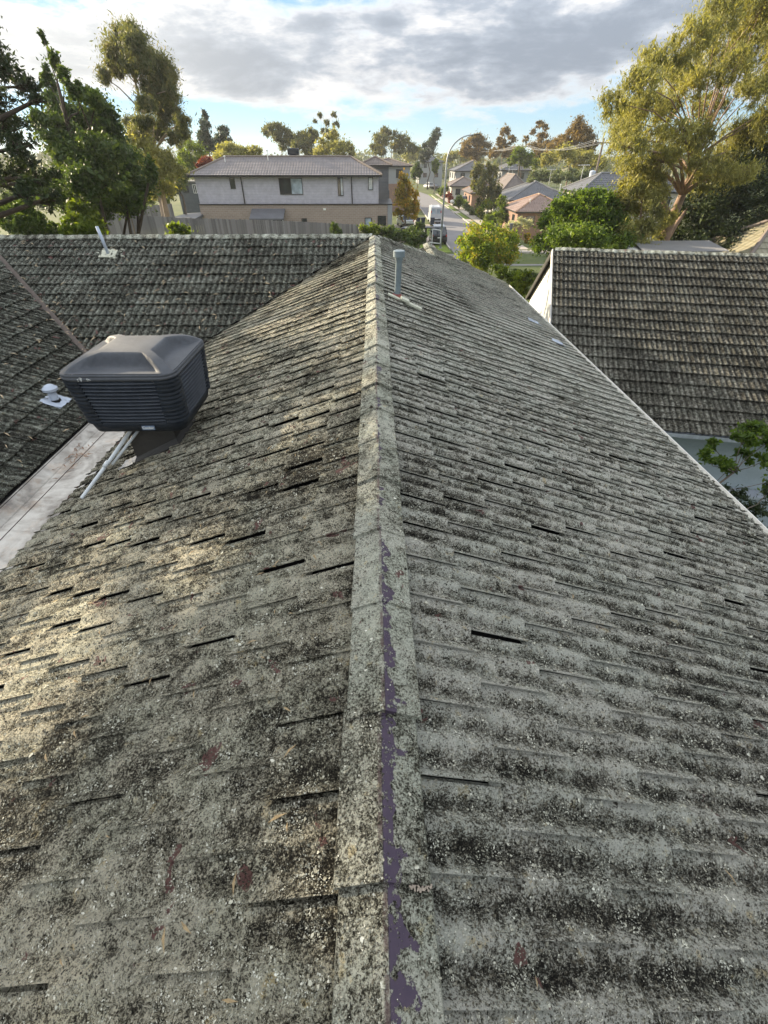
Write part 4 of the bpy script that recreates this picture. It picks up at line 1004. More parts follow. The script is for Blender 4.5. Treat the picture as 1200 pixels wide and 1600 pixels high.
# ---------------------------------------------------------------- fences
def paling_fence(pts, h, label, wpal=.17, bump_=.02):
    t = thing('paling_fence', (pts[0][0], pts[0][1], pts[0][2]-h), label, 'fence'); mb = MB(); rails = MB()
    for a, b in zip(pts, pts[1:]):
        a, b = V3(a), V3(b); L = (b-a).length; n = int(L/wpal); d = (b-a)/n; e = V3((d.x, d.y, 0)).normalized(); nr = V3((e.y, -e.x, 0))
        for i in range(n):
            p = a+d*i; w = wpal*.94; k = random.gauss(0, .012); off = nr*(.012 if i % 2 else -.004)
            z1 = p.z+k; z0 = p.z-h; q = p+e*w
            V = [V3((p.x, p.y, z0))+off, V3((q.x, q.y, z0))+off, V3((q.x, q.y, z1))+off, V3((p.x, p.y, z1))+off]; V += [v-nr*.016 for v in V]
            mb.mesh(V, [(0, 1, 2, 3), (5, 4, 7, 6), (3, 2, 6, 7), (0, 3, 7, 4), (1, 5, 6, 2)])
        for zf in (.25, .85): rails.tube([a-V3((0, 0, h*(1-zf)))-nr*.04, b-V3((0, 0, h*(1-zf)))-nr*.04], .035, 4)
        m = max(1, int(L/2.4))
        for i in range(m+1):
            p = a+(b-a)*i/m-nr*.09; pb = MB(); pb.box((p.x, p.y, p.z-h/2-.05), (.1, .1, h)); pb.build('post', M['fence'], t)
    tag(mb.build('palings', M['fence'], t), kind='stuff'); rails.build('rail', M['fence'], t); return t
fp = [aY(165, 334, 40), aY(300, 341, 42), aY(420, 344, 44.5), aY(560, 351, 47)]
paling_fence(fp, 2.3, 'weathered grey paling fence running below the wide two-storey house')
fp = [aY(148, 335, 44), aY(205, 325, 52), aY(268, 318, 58)]
paling_fence(fp, 1.9, 'shorter grey paling fence angling away behind the leafy tree')

# ---------------------------------------------------------------- vehicles and street things
def car(x, y, rot, paint, label, L=4.5, Wd=1.85, H=1.6, kind='suv', name='parked_car', group=None, detail=True):
    """body lofted from cross-sections along its length; heading +Y at rot 0, rear faces -Y"""
    z = gz(x, y)+.02; t = thing(name, (x, y, z), label, 'van' if kind == 'van' else 'car', group)
    Mz = Matrix.Rotation(rot, 3, 'Z')
    if kind == 'van': st_ = [(-.5, .35, .95*H, .98), (-.49, .30, .99*H, 1), (.22, .30, H, 1), (.34, .30, .62*H, 1), (.47, .32, .50*H, .95), (.5, .38, .42*H, .9)]
    elif kind == 'sedan': st_ = [(-.5, .38, .56*H, .9), (-.46, .30, .64*H, 1), (-.30, .28, .66*H, 1), (.18, .28, .64*H, 1), (.30, .28, .62*H, 1), (.46, .32, .52*H, .96), (.5, .38, .42*H, .86)]
    else: st_ = [(-.5, .38, .52*H, .93), (-.48, .30, .60*H, 1), (-.2, .28, .62*H, 1), (.18, .28, .60*H, 1), (.30, .28, .58*H, 1), (.46, .32, .50*H, .96), (.5, .38, .42*H, .86)]
    def put(mb, X, Y, Z): q = Mz @ V3((X, Y, 0)); return (x+q.x, y+q.y, z+Z)
    mb = MB(); V = []; F = []; 
    for f_, zl, zh, w in st_:
        hw = Wd/2*w; Y = f_*L; m = (zl+zh)/2
        top = hw*(.93 if kind == 'van' else .94)
        for X, Z in ((-hw*.92, zl), (-hw, zl+.12), (-hw, m+.05), (-top, zh-.06), (-top+.09, zh), (top-.09, zh), (top, zh-.06), (hw, m+.05), (hw, zl+.12), (hw*.92, zl)): V.append(put(mb, X, Y, Z))
    n = 10
    for i in range(len(st_)-1):
        for k in range(n): F.append((i*n+k, (i+1)*n+k, (i+1)*n+(k+1) % n, i*n+(k+1) % n))
    F.append(tuple(range(n))); F.append(tuple((len(st_)-1)*n+k for k in range(n))[::-1]); mb.mesh(V, F); mb.build('body', M[paint], t, False)
    def frust(name, y0, y1, y0t, y1t, w0, w1, z0, z1, mat):
        mb = MB(); V = [put(mb, sx_*w, Y, Z) for (Z, w, ya, yb) in ((z0, w0, y0, y1), (z1, w1, y0t, y1t)) for sx_, Y in ((-1, ya), (1, ya), (1, yb), (-1, yb))]
        mb.mesh(V, [(0, 1, 5, 4), (1, 2, 6, 5), (2, 3, 7, 6), (3, 0, 4, 7), (4, 5, 6, 7)]); return mb.build(name, M[mat], t)
    hw = Wd/2
    if kind == 'van':
        frust('windscreen', .18*L, .335*L, .18*L, .225*L, hw*.90, hw*.88, .60*H, H-.04, 'glass')
        for s_ in (-1, 1):
            mb = MB(); V = [put(mb, s_*hw*.47-.33, -.503*L, .60*H), put(mb, s_*hw*.47+.33, -.503*L, .60*H), put(mb, s_*hw*.47+.33, -.503*L, .88*H), put(mb, s_*hw*.47-.33, -.503*L, .88*H)]
            mb.poly(V); mb.build('rear_window', M['glass_blue'], t)
            mb = MB(); q = put(mb, s_*hw*.5, 0, 0); mb.tube([put(mb, s_*hw*.62, -.35*L, H+.04), put(mb, s_*hw*.62, .15*L, H+.04)], .03, 5); mb.build('roof_rack', M['silver'], t)
        mb = MB(); mb.box(put(mb, .12, -.51*L, .34*H), (.5, .02, .12), Mz); mb.build('number_plate', M['white'], t)
    else:
        y0 = -.47*L if kind == 'suv' else -.36*L; y0t = -.40*L if kind == 'suv' else -.20*L
        frust('glasshouse', y0, .24*L, y0t, .08*L, hw*.93, hw*.72, .60*H, .95*H, 'glass')
        mb = MB(); V = [put(mb, X, Y, Z) for Z in (.945*H, H) for X, Y in ((-hw*.73, y0t), (hw*.73, y0t), (hw*.71, .08*L), (-hw*.71, .08*L))]
        mb.mesh(V, [(0, 1, 5, 4), (1, 2, 6, 5), (2, 3, 7, 6), (3, 0, 4, 7), (4, 5, 6, 7)]); mb.build('roof', M['car_silver' if paint == 'car_black' else paint], t, bevel=.02)
        for s_ in (-1, 1):
            mb = MB(); mb.tube([put(mb, s_*hw*.90, y0+.02, .60*H), put(mb, s_*hw*.72, y0t, .95*H)], .05, 5); mb.tube([put(mb, s_*hw*.92, .24*L, .60*H), put(mb, s_*hw*.72, .08*L, .95*H)], .045, 5); mb.build('pillar', M[paint], t)
        mb = MB(); mb.box(put(mb, 0, -.507*L, .42*H), (.42, .02, .12), Mz); mb.build('number_plate', M['white'], t)
    for s_ in (-1, 1):
        mb = MB(); mb.box(put(mb, s_*hw*.86, -.497*L, (.72 if kind == 'van' else .53)*H), (.15, .06, .34 if kind == 'van' else .20), Mz); mb.build('tail_light', M['tail_red'], t, bevel=.015)
        mb = MB(); mb.box(put(mb, s_*hw*.74, .475*L, .42*H), (.32, .12, .14), Mz); mb.build('headlight', M['glass_blue'], t, bevel=.02)
        mb = MB(); mb.box(put(mb, s_*(hw+.10), .17*L, .64*H), (.16, .1, .12), Mz); mb.build('wing_mirror', M['black'], t, bevel=.02)
        for Y in (-.31*L, .31*L):
            ax = Mz @ V3((1, 0, 0)); c = put(mb, s_*(hw-.13), Y, .33); mb = MB(); lathe(mb, V3(c)-ax*.11, [(.0, 0), (.30, .0), (.33, .03), (.33, .19), (.30, .22), (0, .22)], 16, ax); w_ = mb.build('wheel', M['rubber'], t)
            mb = MB(); lathe(mb, V3(c)+ax*(.10 if s_ > 0 else -.12), [(.0, 0), (.20, .0), (.20, .025), (0, .03)], 12, ax); mb.build('rim', M['silver'], w_)
    for Y, w_ in ((-.495, .93), (.49, .86)): mb = MB(); mb.box(put(mb, 0, Y*L, .27*H), (Wd*w_, .12, .2), Mz); mb.build('bumper', M['black'], t, bevel=.03)
    return t
p = aZ(683.5, 384, STREET); car(p.x+.25, p.y+2.3, R(-2), 'car_black', 'black four-wheel drive with pale roof parked at the kerb behind the lamp post', H=1.85)
p = aZ(681, 351, STREET); car(p.x, p.y+2.7, R(-1), 'car_white', 'white high-sided van parked beyond the black four-wheel drive', L=4.9, Wd=1.68, H=2.2, kind='van', name='parked_van')
p = aY(629, 353, 63); car(3.9, 63.4, R(62), 'car_silver', 'pale sedan parked on the drive behind the dark shrubs', kind='sedan', H=1.45)
car(4.6, 78, R(8), 'car_white', 'white car parked in the drive left of the autumn street tree', H=1.6)
p = aY(714, 305, 118); car(p.x+.9, p.y, R(80), 'car_white', 'white car nosed into a drive beside the red shrub', kind='suv')
for i, (u, v, Y, pt, lb) in enumerate(((663, 290, 176, 'car_white', 'white car parked at the street bend, leftmost of the far cars'), (672, 289, 185, 'car_black', 'dark car parked between two pale cars at the street bend'), (686, 291, 168, 'car_silver', 'silver car parked right of the lamp post near the street bend'))):
    p = aZ(u, v+1, -2.3); car(p.x, Y, R(20+25*i), pt, lb, kind='sedan' if i else 'suv')
# street lamp
def lamp(base, h, reach, label, arc=True):
    t = thing('street_lamp', base, label, 'street lamp', 'street lamps along the street'); mb = MB(); b = V3(base); P = [b, b+V3((.05, 0, h*.78))]
    r_ = [.115, .085]
    for k in range(1, 11):
        a = R(90*k/10); P.append(b+V3((.05+reach*(1-math.cos(a)), 0, h*.78+h*.22*math.sin(a)))); r_.append(.085-.035*k/10)
    mb.tube(P, r_, 10); mb.build('pole', M['pole'], t, True)
    mb = MB(); e = P[-1]; mb.box(e+V3((.42, 0, .02)), (.85, .28, .10), Matrix.Rotation(R(-4), 3, 'Y')); mb.build('lamp_head', M['duct'], t, bevel=.03)
    mb = MB(); mb.box(b+V3((0, 0, .03)), (.4, .4, .06)); mb.build('base_plate', M['pole'], t); return t
p = aZ(688, 388, STREET); htop = aY(725, 211, p.y).z-STREET
lamp((p.x, p.y, STREET), htop, 2.3, 'tall curved grey street lamp beside the black four-wheel drive')
p = aZ(646, 333, STREET); lamp((6.9, 150, STREET), 7, 1.2, 'small distant street lamp near the far end of the street, left side')
# black flat frame, white rail, bins
p = aZ(666, 384, STREET); t = thing('bin_shelter', (p.x, 59, STREET), 'black flat-topped frame on a dark post in front of the black four-wheel drive', 'shelter')
a, b = aY(653, 356, 57), aY(679, 354.5, 57); mb = MB(); mb.box(((a.x+b.x)/2, 57.3, a.z), (b.x-a.x, .9, .09)); mb.build('top_panel', M['black'], t)
c = aY(665.5, 360, 57.3); mb = MB(); mb.box((c.x, 57.3, (STREET+a.z)/2), (.22, .16, a.z-STREET)); mb.build('post', M['black'], t)
t = thing('white_rail_frame', (p.x+.7, 56.5, STREET), 'thin white tubular frame between the black shelter and the lamp post', 'frame')
mb = MB(); a, b = aY(674.5, 383, 56), aY(676.3, 358, 56); c, d = aY(688, 380, 56), aY(689, 360, 56)
for q0, q1, nm in ((a, b, 'upright'), (c, d, 'upright'), (aY(671, 379, 56), aY(688, 380.5, 56), 'crossbar'), (b, d, 'crossbar')): mb = MB(); mb.tube([q0, q1], .04, 6); mb.build(nm, M['white'], t)
def bin_(x, y, label, mat='bin'):
    z = gz(x, y)+.02; t = thing('wheelie_bin', (x, y, z), label, 'wheelie bin', 'wheelie bins at the kerb'); mb = MB()
    mb.mesh([(x+a*w, y+b*w, z+h) for h, w in ((.08, .24), (.95, .31)) for a, b in ((-1, -1), (1, -1), (1, 1), (-1, 1))], [(0, 3, 2, 1), (0, 1, 5, 4), (1, 2, 6, 5), (2, 3, 7, 6), (3, 0, 4, 7), (4, 5, 6, 7)]); mb.build('body', M[mat], t)
    mb = MB(); mb.box((x, y, z+.99), (.68, .72, .08)); mb.build('lid', M[mat], t, bevel=.02)
    for s_ in (-1, 1): mb = MB(); lathe(mb, (x+s_*.27-.03, y+.28, z+.1), [(.0, 0), (.1, 0), (.1, .05), (0, .05)], 10, V3((1, 0, 0))); mb.build('wheel', M['rubber'], t)
p = aZ(656, 353, STREET); bin_(p.x-.3, p.y, 'dark wheelie bin at the edge of the lawn, left of two by the van'); bin_(p.x+.45, p.y+.2, 'dark wheelie bin beside the leftmost bin on the lawn edge')
p = aZ(675, 353, STREET); bin_(p.x, p.y, 'blue-grey wheelie bin standing directly behind the white van', 'badge' if 'badge' in M else 'bin')
# letterboxes/bollards by the right path
def post(x, y, h, label):
    z = gz(x, y); t = thing('letterbox_post', (x, y, z), label, 'letterbox', 'letterbox posts by the footpath'); mb = MB(); mb.box((x, y, z+h/2-.1), (.32, .32, h+.2)); mb.build('pillar', M['r_grey'], t)
    mb = MB(); mb.box((x, y, z+h+.05), (.46, .46, .1)); mb.build('cap', M['capg'], t)
for u, v, lb in ((734, 338, 'dark letterbox pillar by the footpath, farthest of three'), (748.5, 346, 'dark letterbox pillar by the footpath, middle of three'), (789, 368, 'dark letterbox pillar by the footpath, nearest of three')):
    p = aZ(u, v, STREET); post(max(p.x, 17.9), p.y, 1.25, lb)
# power poles and wires
def ppole(u, v, Y, label, H_=None, trans=False):
    top = aY(u, v, Y); g = gz(top.x, Y); t = thing('power_pole', (top.x, Y, g), label, 'power pole', 'timber power poles carrying wires'); mb = MB(); mb.tube([(top.x, Y, g), top], [.19, .13], 8); mb.build('pole', M['bark_grey'], t, True)
    mb = MB(); mb.box(top-V3((0, 0, .45)), (2.6, .14, .14)); mb.build('crossarm', M['bark_grey'], t)
    for k in (-1.15, -.5, .5, 1.15): mb = MB(); mb.tube([top+V3((k, 0, -.38)), top+V3((k, 0, -.12))], .05, 6); mb.build('insulator', M['white'], t)
    if trans: mb = MB(); lathe(mb, top+V3((-.55, -.3, -4.6)), [(0, 0), (.36, .02), (.38, 1.2), (.30, 1.3), (0, 1.35)], 12); mb.build('transformer', M['silver'], t)
    return top
W1 = ppole(944, 216, 74, 'near power pole with grey transformer left of the big gum', trans=True)
W2 = ppole(817, 225, 125, 'power pole rising behind the grey two-storey houses'); W3 = ppole(721, 228, 215, 'distant power pole right of the street lamp head')
def wire(a, b, sag, label, r_=.012):
    mb = MB(); a, b = V3(a), V3(b); mb.tube([a+(b-a)*k/14-V3((0, 0, sag*4*(k/14)*(1-k/14))) for k in range(15)], r_, 4, cap=False)
    tag(mb.build('power_line', M['pole']), label, 'power line', 'power lines between the poles')
for k in (-1.15, -.5, .5, 1.15):
    w_ = {-1.15: 'outermost left', -.5: 'inner left', .5: 'inner right', 1.15: 'outermost right'}[k]
    wire(W1+V3((k, 0, -.12)), W2+V3((k, 0, -.12)), 1.0, 'sagging wire from the transformer pole, ' + w_ + ' of four')
    wire(W2+V3((k, 0, -.12)), W3+V3((k, 0, -.12)), 1.4, 'far sagging wire beyond the second pole, ' + w_ + ' of four', .02)
wire(W1+V3((0, 0, -1.6)), aY(1290, 190, 60), .9, 'service wire running right from the transformer pole through the big gum')

# ---------------------------------------------------------------- vegetation
LM = {
 'gum': leaf_mat('gum_leaves', (.14, .145, .055), (.30, .29, .10), (.48, .44, .16), .4),
 'gumdark': leaf_mat('grey_gum_leaves', (.075, .09, .045), (.14, .15, .07), (.24, .20, .09), .45),
 'gumred': leaf_mat('bronze_gum_leaves', (.10, .075, .038), (.19, .135, .06), (.30, .20, .09), .4),
 'green': leaf_mat('darkened_broad_leaves', (.032, .055, .016), (.065, .105, .026), (.13, .17, .04), .38),  # broad leaves darkened: backlit shade put into the colour
 'greenlit': leaf_mat('sunlit_tone_broad_leaves', (.04, .075, .014), (.10, .16, .026), (.20, .26, .045), .5),  # lighter copy of the broad leaves, sunlight put into the colour
 'bright': leaf_mat('bright_green_leaves', (.060, .095, .012), (.12, .17, .018), (.22, .26, .03), .5),
 'dark': leaf_mat('dark_conifer_foliage', (.016, .027, .012), (.033, .05, .018), (.06, .085, .024), .25),
 'pine': leaf_mat('blue_pine_foliage', (.035, .052, .042), (.055, .078, .058), (.08, .10, .065), .25),
 'autumn': leaf_mat('autumn_leaves', (.14, .15, .03), (.36, .28, .04), (.55, .26, .04), .55),
 'red': leaf_mat('red_shrub_leaves', (.14, .035, .03), (.24, .06, .045), (.3, .1, .06), .35),
 'olive': leaf_mat('olive_grey_leaves', (.09, .12, .06), (.15, .18, .09), (.22, .25, .13), .3),
 'pale': leaf_mat('pale_cream_leaves', (.30, .32, .20), (.48, .48, .33), (.6, .58, .42), .3),
 'mixed': leaf_mat('green_and_copper_leaves', (.06, .12, .015), (.22, .27, .03), (.40, .24, .06), .5),
}
def leaves(name, C, size, mat, parent, droop=0.0, asp=.45, jit=.35):
    n = len(C); rng = RNG
    d = rng.normal(size=(n, 3)); d[:, 2] = d[:, 2]*(1-droop*.6)-droop*1.3; d /= np.linalg.norm(d, axis=1)[:, None]
    r_ = rng.normal(size=(n, 3)); s_ = np.cross(d, r_); s_ /= np.linalg.norm(s_, axis=1)[:, None]
    L = size*np.exp(rng.normal(0, jit, n)); w = L*asp; nrm = np.cross(d, s_)
    a = C-d*(L/2)[:, None]; b = C+s_*(w/2)[:, None]+nrm*(L*.06)[:, None]; c = C+d*(L/2)[:, None]; e = C-s_*(w/2)[:, None]+nrm*(L*.06)[:, None]
    V = np.stack([a, b, c, e], 1).reshape(-1, 3); F = np.arange(4*n).reshape(n, 4)
    return np_mesh(name, V, F, mat, parent)
GAPS = []
def tree(base, clumps, leafm, bark, label, n=20000, size=.12, trunk_r=.25, droop=0.0, asp=.45, name='tree', cat='tree', group=None, trunk=None, sub=10, subr=.30, twig=True, hollow=.55, top_bias=0.0, flat=1.0, stems=1, gaps=()):
    """clumps: (centre, rx, rz); leaves gather round sub-centres near each clump's outside, limbs lead to every clump"""
    base = V3(base); t = thing(name, base, label, cat, group); rng = RNG
    vols = np.array([c[1]*c[1]*c[2] for c in clumps])**.72; share = vols/vols.sum(); C = []
    mb = MB()
    if trunk is None:
        zt = max(c[0].z for c in clumps); m = sum((c[0] for c in clumps), V3())/len(clumps)
        topc = V3((m.x, m.y, base.z+(zt-base.z)*.82)); trunk = [base+(topc-base)*k/5+V3((random.gauss(0, 1), random.gauss(0, 1), 0))*(.02*(topc-base).length if 0 < k else 0) for k in range(6)]
    trunk = [V3(p) for p in trunk]; nT = len(trunk)
    tr = [max(.02, trunk_r*(1-.78*k/(nT-1))) for k in range(nT)]; tr[0] *= 1.25
    mb.tube(trunk, tr, 9)
    for (c, rx, rz), sh in zip(clumps, share):
        # limb from the trunk
        best = 0
        for k in range(nT):
            if trunk[k].z < c.z-.25*(c-trunk[k]).length or k == 0: best = k
        a = trunk[best]; ra = tr[best]*.55; mid = a+(c-a)*.55+V3((random.gauss(0, .06), random.gauss(0, .06), -.06 if droop < .5 else .10))*(c-a).length
        if (c-a).length > .1: mb.tube([a, a+(mid-a)*.5+V3((0, 0, .03))*(c-a).length, mid, c], [ra, ra*.8, ra*.55, max(.008, ra*.25)], 6)
        k = max(3, int(sub*(rx/1.0)**.3)) if sub else 3
        u = rng.normal(size=(k, 3)); u /= np.linalg.norm(u, axis=1)[:, None]; u[:, 2] = np.abs(u[:, 2])*(1 if top_bias > .5 else rng.choice([-1, 1, 1], k))
        rad = rng.uniform(hollow, 1, k)[:, None]; sc = u*rad*np.array([rx, rx, rz])*.82
        nn = max(8, int(n*sh)); idx = rng.integers(0, k, nn); g = rng.normal(size=(nn, 3)); g *= (np.abs(rng.normal(0, .6, nn))/np.maximum(1e-6, np.linalg.norm(g, axis=1)))[:, None]*1.5
        P = np.array(c)+sc[idx]+g*np.array([rx, rx, rz*flat])*subr*(.5+.9*rng.random(k))[idx][:, None]
        if droop > .5: P[:, 2] -= np.abs(rng.normal(0, .12, nn))*rz
        C.append(P)
        if twig:
            for j in range(k):
                q = V3(c)+V3(sc[j]); m2 = (V3(c)+q)/2+V3((0, 0, -.05*rx)); mb.tube([V3(c)+(V3(c)-mid)*-.15, m2, q], [max(.006, ra*.22), max(.005, ra*.15), .004+.002*rx], 4, cap=False)
    mb.build('trunk', bark, t, True)
    C = np.concatenate(C)
    for gp, gr_ in gaps:         # openings in the crown through which the low sun reaches the roof
        q = C-np.array(gp); sdn = np.array(sun_dir); dist = np.linalg.norm(q-(q@sdn)[:, None]*sdn, axis=1); C = C[(dist > gr_) | (RNG.random(len(C)) > .93)]
    leaves('crown', C, size, LM[leafm] if isinstance(leafm, str) else leafm, t, droop, asp)
    return t
def PC(Y, lst, dj=.35):
    """crown clumps given where they stand: image place and distance -> real centres with their own depth"""
    out = []
    for u, v, ru, rv in lst:
        y = Y+random.uniform(-1, 1)*dj*4; c = aY(u, v, y); k = depth(c)/FPX; out.append((c, ru*k, rv*k*1.05))
    return out
def trunk_px(Y, lst): return [aY(u, v, Y) for u, v in lst]

# big leaning gum on the right
tk = [V3((aY(1030, 392, 27).x-.3, 27, STREET-.2))]+trunk_px(27, [(1033, 388), (1048, 345), (1066, 305), (1078, 275), (1085, 250)])
cl = PC(27, [(1100, 310, 30, 20), (1160, 265, 34, 20), (985, 190, 42, 34), (960, 160, 26, 30), (1000, 130, 40, 30), (985, 230, 40, 22), (1020, 100, 38, 26), (1060, 120, 45, 38), (1040, 170, 40, 22), (1080, 60, 45, 40), (1120, 30, 45, 40), (1165, 20, 45, 45), (1190, 70, 40, 40), (1130, 90, 38, 38), (1180, 140, 45, 25), (1210, 180, 40, 40), (1190, 10, 50, 40), (1010, 285, 40, 26), (1035, 250, 40, 24), (990, 258, 34, 18), (1090, 215, 40, 30), (1140, 235, 45, 40), (1060, 235, 26, 22), (1110, 275, 38, 28), (1170, 205, 35, 30), (1240, 60, 60, 60), (1230, -30, 60, 50), (1150, -40, 60, 40), (1260, 160, 50, 50), (1085, 130, 34, 22), (1110, 165, 34, 22), (1065, 200, 30, 16), (975, 215, 30, 26), (1150, 105, 40, 30), (1005, 165, 40, 30), (1025, 215, 34, 18), (1095, 255, 30, 18)], 1.0)
T1 = tree(tk[0], cl, 'gum', M['bark_red'], 'big leaning gum tree with yellow-olive drooping leaves and reddish trunk at the right edge', n=190000, size=.125, trunk_r=.34, droop=.9, asp=.22, trunk=tk, sub=24, subr=.30, name='gum_tree', hollow=.4)
tk = [V3((aY(990, 392, 25).x, 25, STREET))]+trunk_px(25, [(1000, 385), (1000, 350), (1003, 315)])
cl = PC(25, [(985, 300, 30, 26), (1010, 330, 34, 30), (970, 330, 24, 24), (990, 365, 34, 26), (1035, 350, 22, 28), (1015, 300, 28, 20), (1000, 390, 36, 18)], .5)
tree(tk[0], cl, 'gum', M['bark_red'], 'smaller golden-olive gum standing in front of the big gum trunk, right of the green tree', n=26000, size=.15, trunk_r=.14, droop=.8, asp=.26, trunk=tk, sub=16, subr=.26, name='gum_tree')
cl = PC(31, [(1150, 285, 60, 40), (1100, 330, 45, 34), (1165, 335, 60, 40), (1130, 375, 60, 26), (1080, 370, 34, 24), (1210, 270, 50, 50), (1215, 340, 50, 45), (1195, 230, 40, 30), (1060, 340, 30, 26), (1050, 378, 26, 14), (1110, 385, 40, 12)], 1)
tree((cl[2][0].x, 31, STREET), cl, 'dark', M['bark_dark'], 'dense dark conifer filling the gap behind the leaning gum trunk', n=60000, size=.17, trunk_r=.3, droop=.2, asp=.4, sub=20, subr=.28, name='conifer')
# green broad tree left of them
cl = PC(24, [(905, 335, 45, 30), (870, 350, 34, 26), (940, 325, 36, 24), (955, 355, 34, 30), (900, 375, 48, 28), (860, 385, 30, 22), (925, 310, 26, 14), (965, 385, 28, 20), (880, 325, 22, 14), (920, 400, 50, 18)], .7)
tree((cl[0][0].x, 24, STREET), cl, 'greenlit', M['bark_grey'], 'round dense mid-green tree above the left end of the neighbour ridge', n=100000, size=.11, trunk_r=.2, asp=.42, sub=22, subr=.25, name='broadleaf_tree', droop=.4)
# shrubs between the roofs and the street
cl = PC(40, [(755, 385, 36, 28), (735, 372, 22, 20), (785, 378, 24, 22), (770, 400, 34, 22), (740, 405, 26, 18), (800, 398, 14, 16), (760, 360, 18, 12)], .5)
tree((cl[0][0].x, 40, STREET), cl, 'mixed', M['bark_dark'], 'round shrub with bright yellow-green and copper leaves between roof and street corner', n=34000, size=.17, trunk_r=.12, asp=.5, sub=18, subr=.27, name='copper_shrub', cat='shrub')
cl = PC(27, [(795, 438, 20, 16), (812, 452, 18, 14), (780, 428, 14, 12), (818, 436, 14, 12)], .3)
tree((cl[0][0].x, 27, STREET), cl, 'bright', M['bark_grey'], 'bright green leafy bush low beside the white gable', n=9000, size=.15, trunk_r=.08, asp=.5, name='leafy_bush', cat='shrub')
cl = PC(38, [(823, 434, 18, 9), (835, 436, 14, 8), (805, 430, 12, 8)], .2)
tree((cl[0][0].x, 38, STREET), cl, 'green', M['bark_grey'], 'clipped dark green hedge behind the bright bush near the white gable', n=9000, size=.1, trunk_r=.06, asp=.6, sub=20, name='hedge', cat='hedge')
for u0, v0, ru, rv, Y, m_, lb, nn in ((640, 368, 30, 12, 46, 'green', 'dark green shrub beyond the far hip between roof and drive', 9000), (605, 362, 20, 10, 47, 'green', 'leafy green shrub beyond the ridge end', 7000), (578, 358, 18, 10, 46, 'bright', 'brighter green shrub just left of the ridge end', 6000), (524, 360, 11, 9, 44, 'green', 'small round shrub against the paling fence', 4000), (280, 358, 24, 10, 36, 'bright', 'thin yellow-green sapling in front of the paling fence', 1500), (655, 352, 9, 8, 52, 'green', 'low dark shrub beside the pale sedan', 3000)):
    cl = PC(Y, [(u0, v0, ru*.6, rv), (u0-ru*.5, v0+3, ru*.45, rv*.8), (u0+ru*.5, v0+3, ru*.45, rv*.8), (u0, v0+8, ru*.7, rv*.8)], .2)
    tree((cl[0][0].x, Y, gz(cl[0][0].x, Y)), cl, m_, M['bark_grey'], lb, n=nn, size=.16 if nn > 1600 else .2, trunk_r=.07, asp=.5, name='shrub', cat='shrub', stems=1)
# climbing plant in the gap beside the neighbour's wall
cl = PC(7.6, [(1112, 695, 12, 10), (1105, 712, 16, 12), (1125, 722, 18, 12), (1140, 732, 16, 9), (1160, 690, 20, 16), (1180, 670, 24, 14), (1200, 690, 20, 20), (1165, 712, 16, 12), (1195, 720, 18, 14), (1215, 750, 20, 25)], .12)
tree((6.1, 7.4, STREET), cl, 'greenlit', M['bark_grey'], 'leafy climber with bare twisting stems between the gutter and the blue-grey weatherboard wall', n=7000, size=.075, trunk_r=.05, asp=.55, sub=12, subr=.3, name='climbing_plant', cat='plant', hollow=.3)
cl = PC(6.6, [(1150, 770, 22, 20), (1185, 800, 26, 22), (1125, 765, 14, 12), (1200, 770, 20, 20), (1195, 840, 25, 20)], .1)
tree((6.3, 6.4, STREET), cl, 'dark', M['bark_grey'], 'twiggy dark olive shrub low in the gap beside the gutter', n=3500, size=.06, trunk_r=.04, asp=.3, sub=16, name='twiggy_shrub', cat='shrub', hollow=.2)

# left side: dark cypress boughs, leafy tree, tall gum
cl = PC(19, [(10, 110, 30, 18), (40, 135, 30, 18), (60, 155, 22, 12), (-10, 160, 50, 30), (5, 205, 50, 26), (30, 230, 34, 30), (40, 265, 30, 30), (10, 285, 40, 26), (60, 285, 26, 24), (85, 275, 22, 14), (75, 310, 20, 20), (45, 300, 28, 20), (-50, 250, 60, 50), (-60, 130, 60, 50), (-40, 60, 60, 50), (-90, 0, 70, 60), (-120, 150, 70, 70), (-120, -80, 60, 60)], .8)
cl += [(V3(p), rx, rz) for p, rx, rz in (((-18.5, 13, 7.5), 2.4, 1.7), ((-19.5, 11, 9.6), 2.2, 1.6), ((-18.5, 16, 9.0), 2.4, 1.8), ((-19, 9.5, 7.2), 2.2, 1.5), ((-20, 14.5, 11.0), 2.2, 1.5), ((-17.5, 11.5, 5.0), 2.4, 1.6), ((-18, 15, 5.2), 2.4, 1.6), ((-17, 18, 7.5), 2.2, 1.5), ((-19, 12.3, 12.0), 1.8, 1.3), ((-20, 17.5, 12.0), 2.0, 1.5), ((-20, 8, 9.2), 2.0, 1.4))]
tree((-17.5, 19, 0), cl, 'dark', M['bark_dark'], 'dark drooping cypress boughs reaching in from the left edge', n=150000, size=.14, trunk_r=.4, droop=.5, asp=.28, sub=26, subr=.24, name='cypress_tree', hollow=.3,
     gaps=[(on_left(290, 880), .22), (on_left(330, 850), .16), (on_left(60, 1010), .30), (on_left(10, 1080), .30), (on_left(110, 960), .2), (V3((-.05, 4.4, 4.6)), .30), (V3((-.05, 5.3, 4.6)), .34), (V3((-.05, 6.6, 4.6)), .3), (V3((-.05, 3.4, 4.6)), .16), (V3((CX+.05, CY, 4.6)), .34), (V3((-.6, 6.2, 4.4)), .2), (V3((-1.2, 6.4, 4.1)), .16), (V3((-.05, 1.9, 4.6)), .1), (V3((-.05, 8.5, 4.6)), .4), (V3((-.5, .55, 4.6)), .12), (V3((-3.6, 3.2, 2.8)), .4)])
tk = [V3((aY(132, 330, 29).x, 29, -.1))]+trunk_px(29, [(132, 305), (118, 275), (118, 240), (105, 190), (90, 130)])
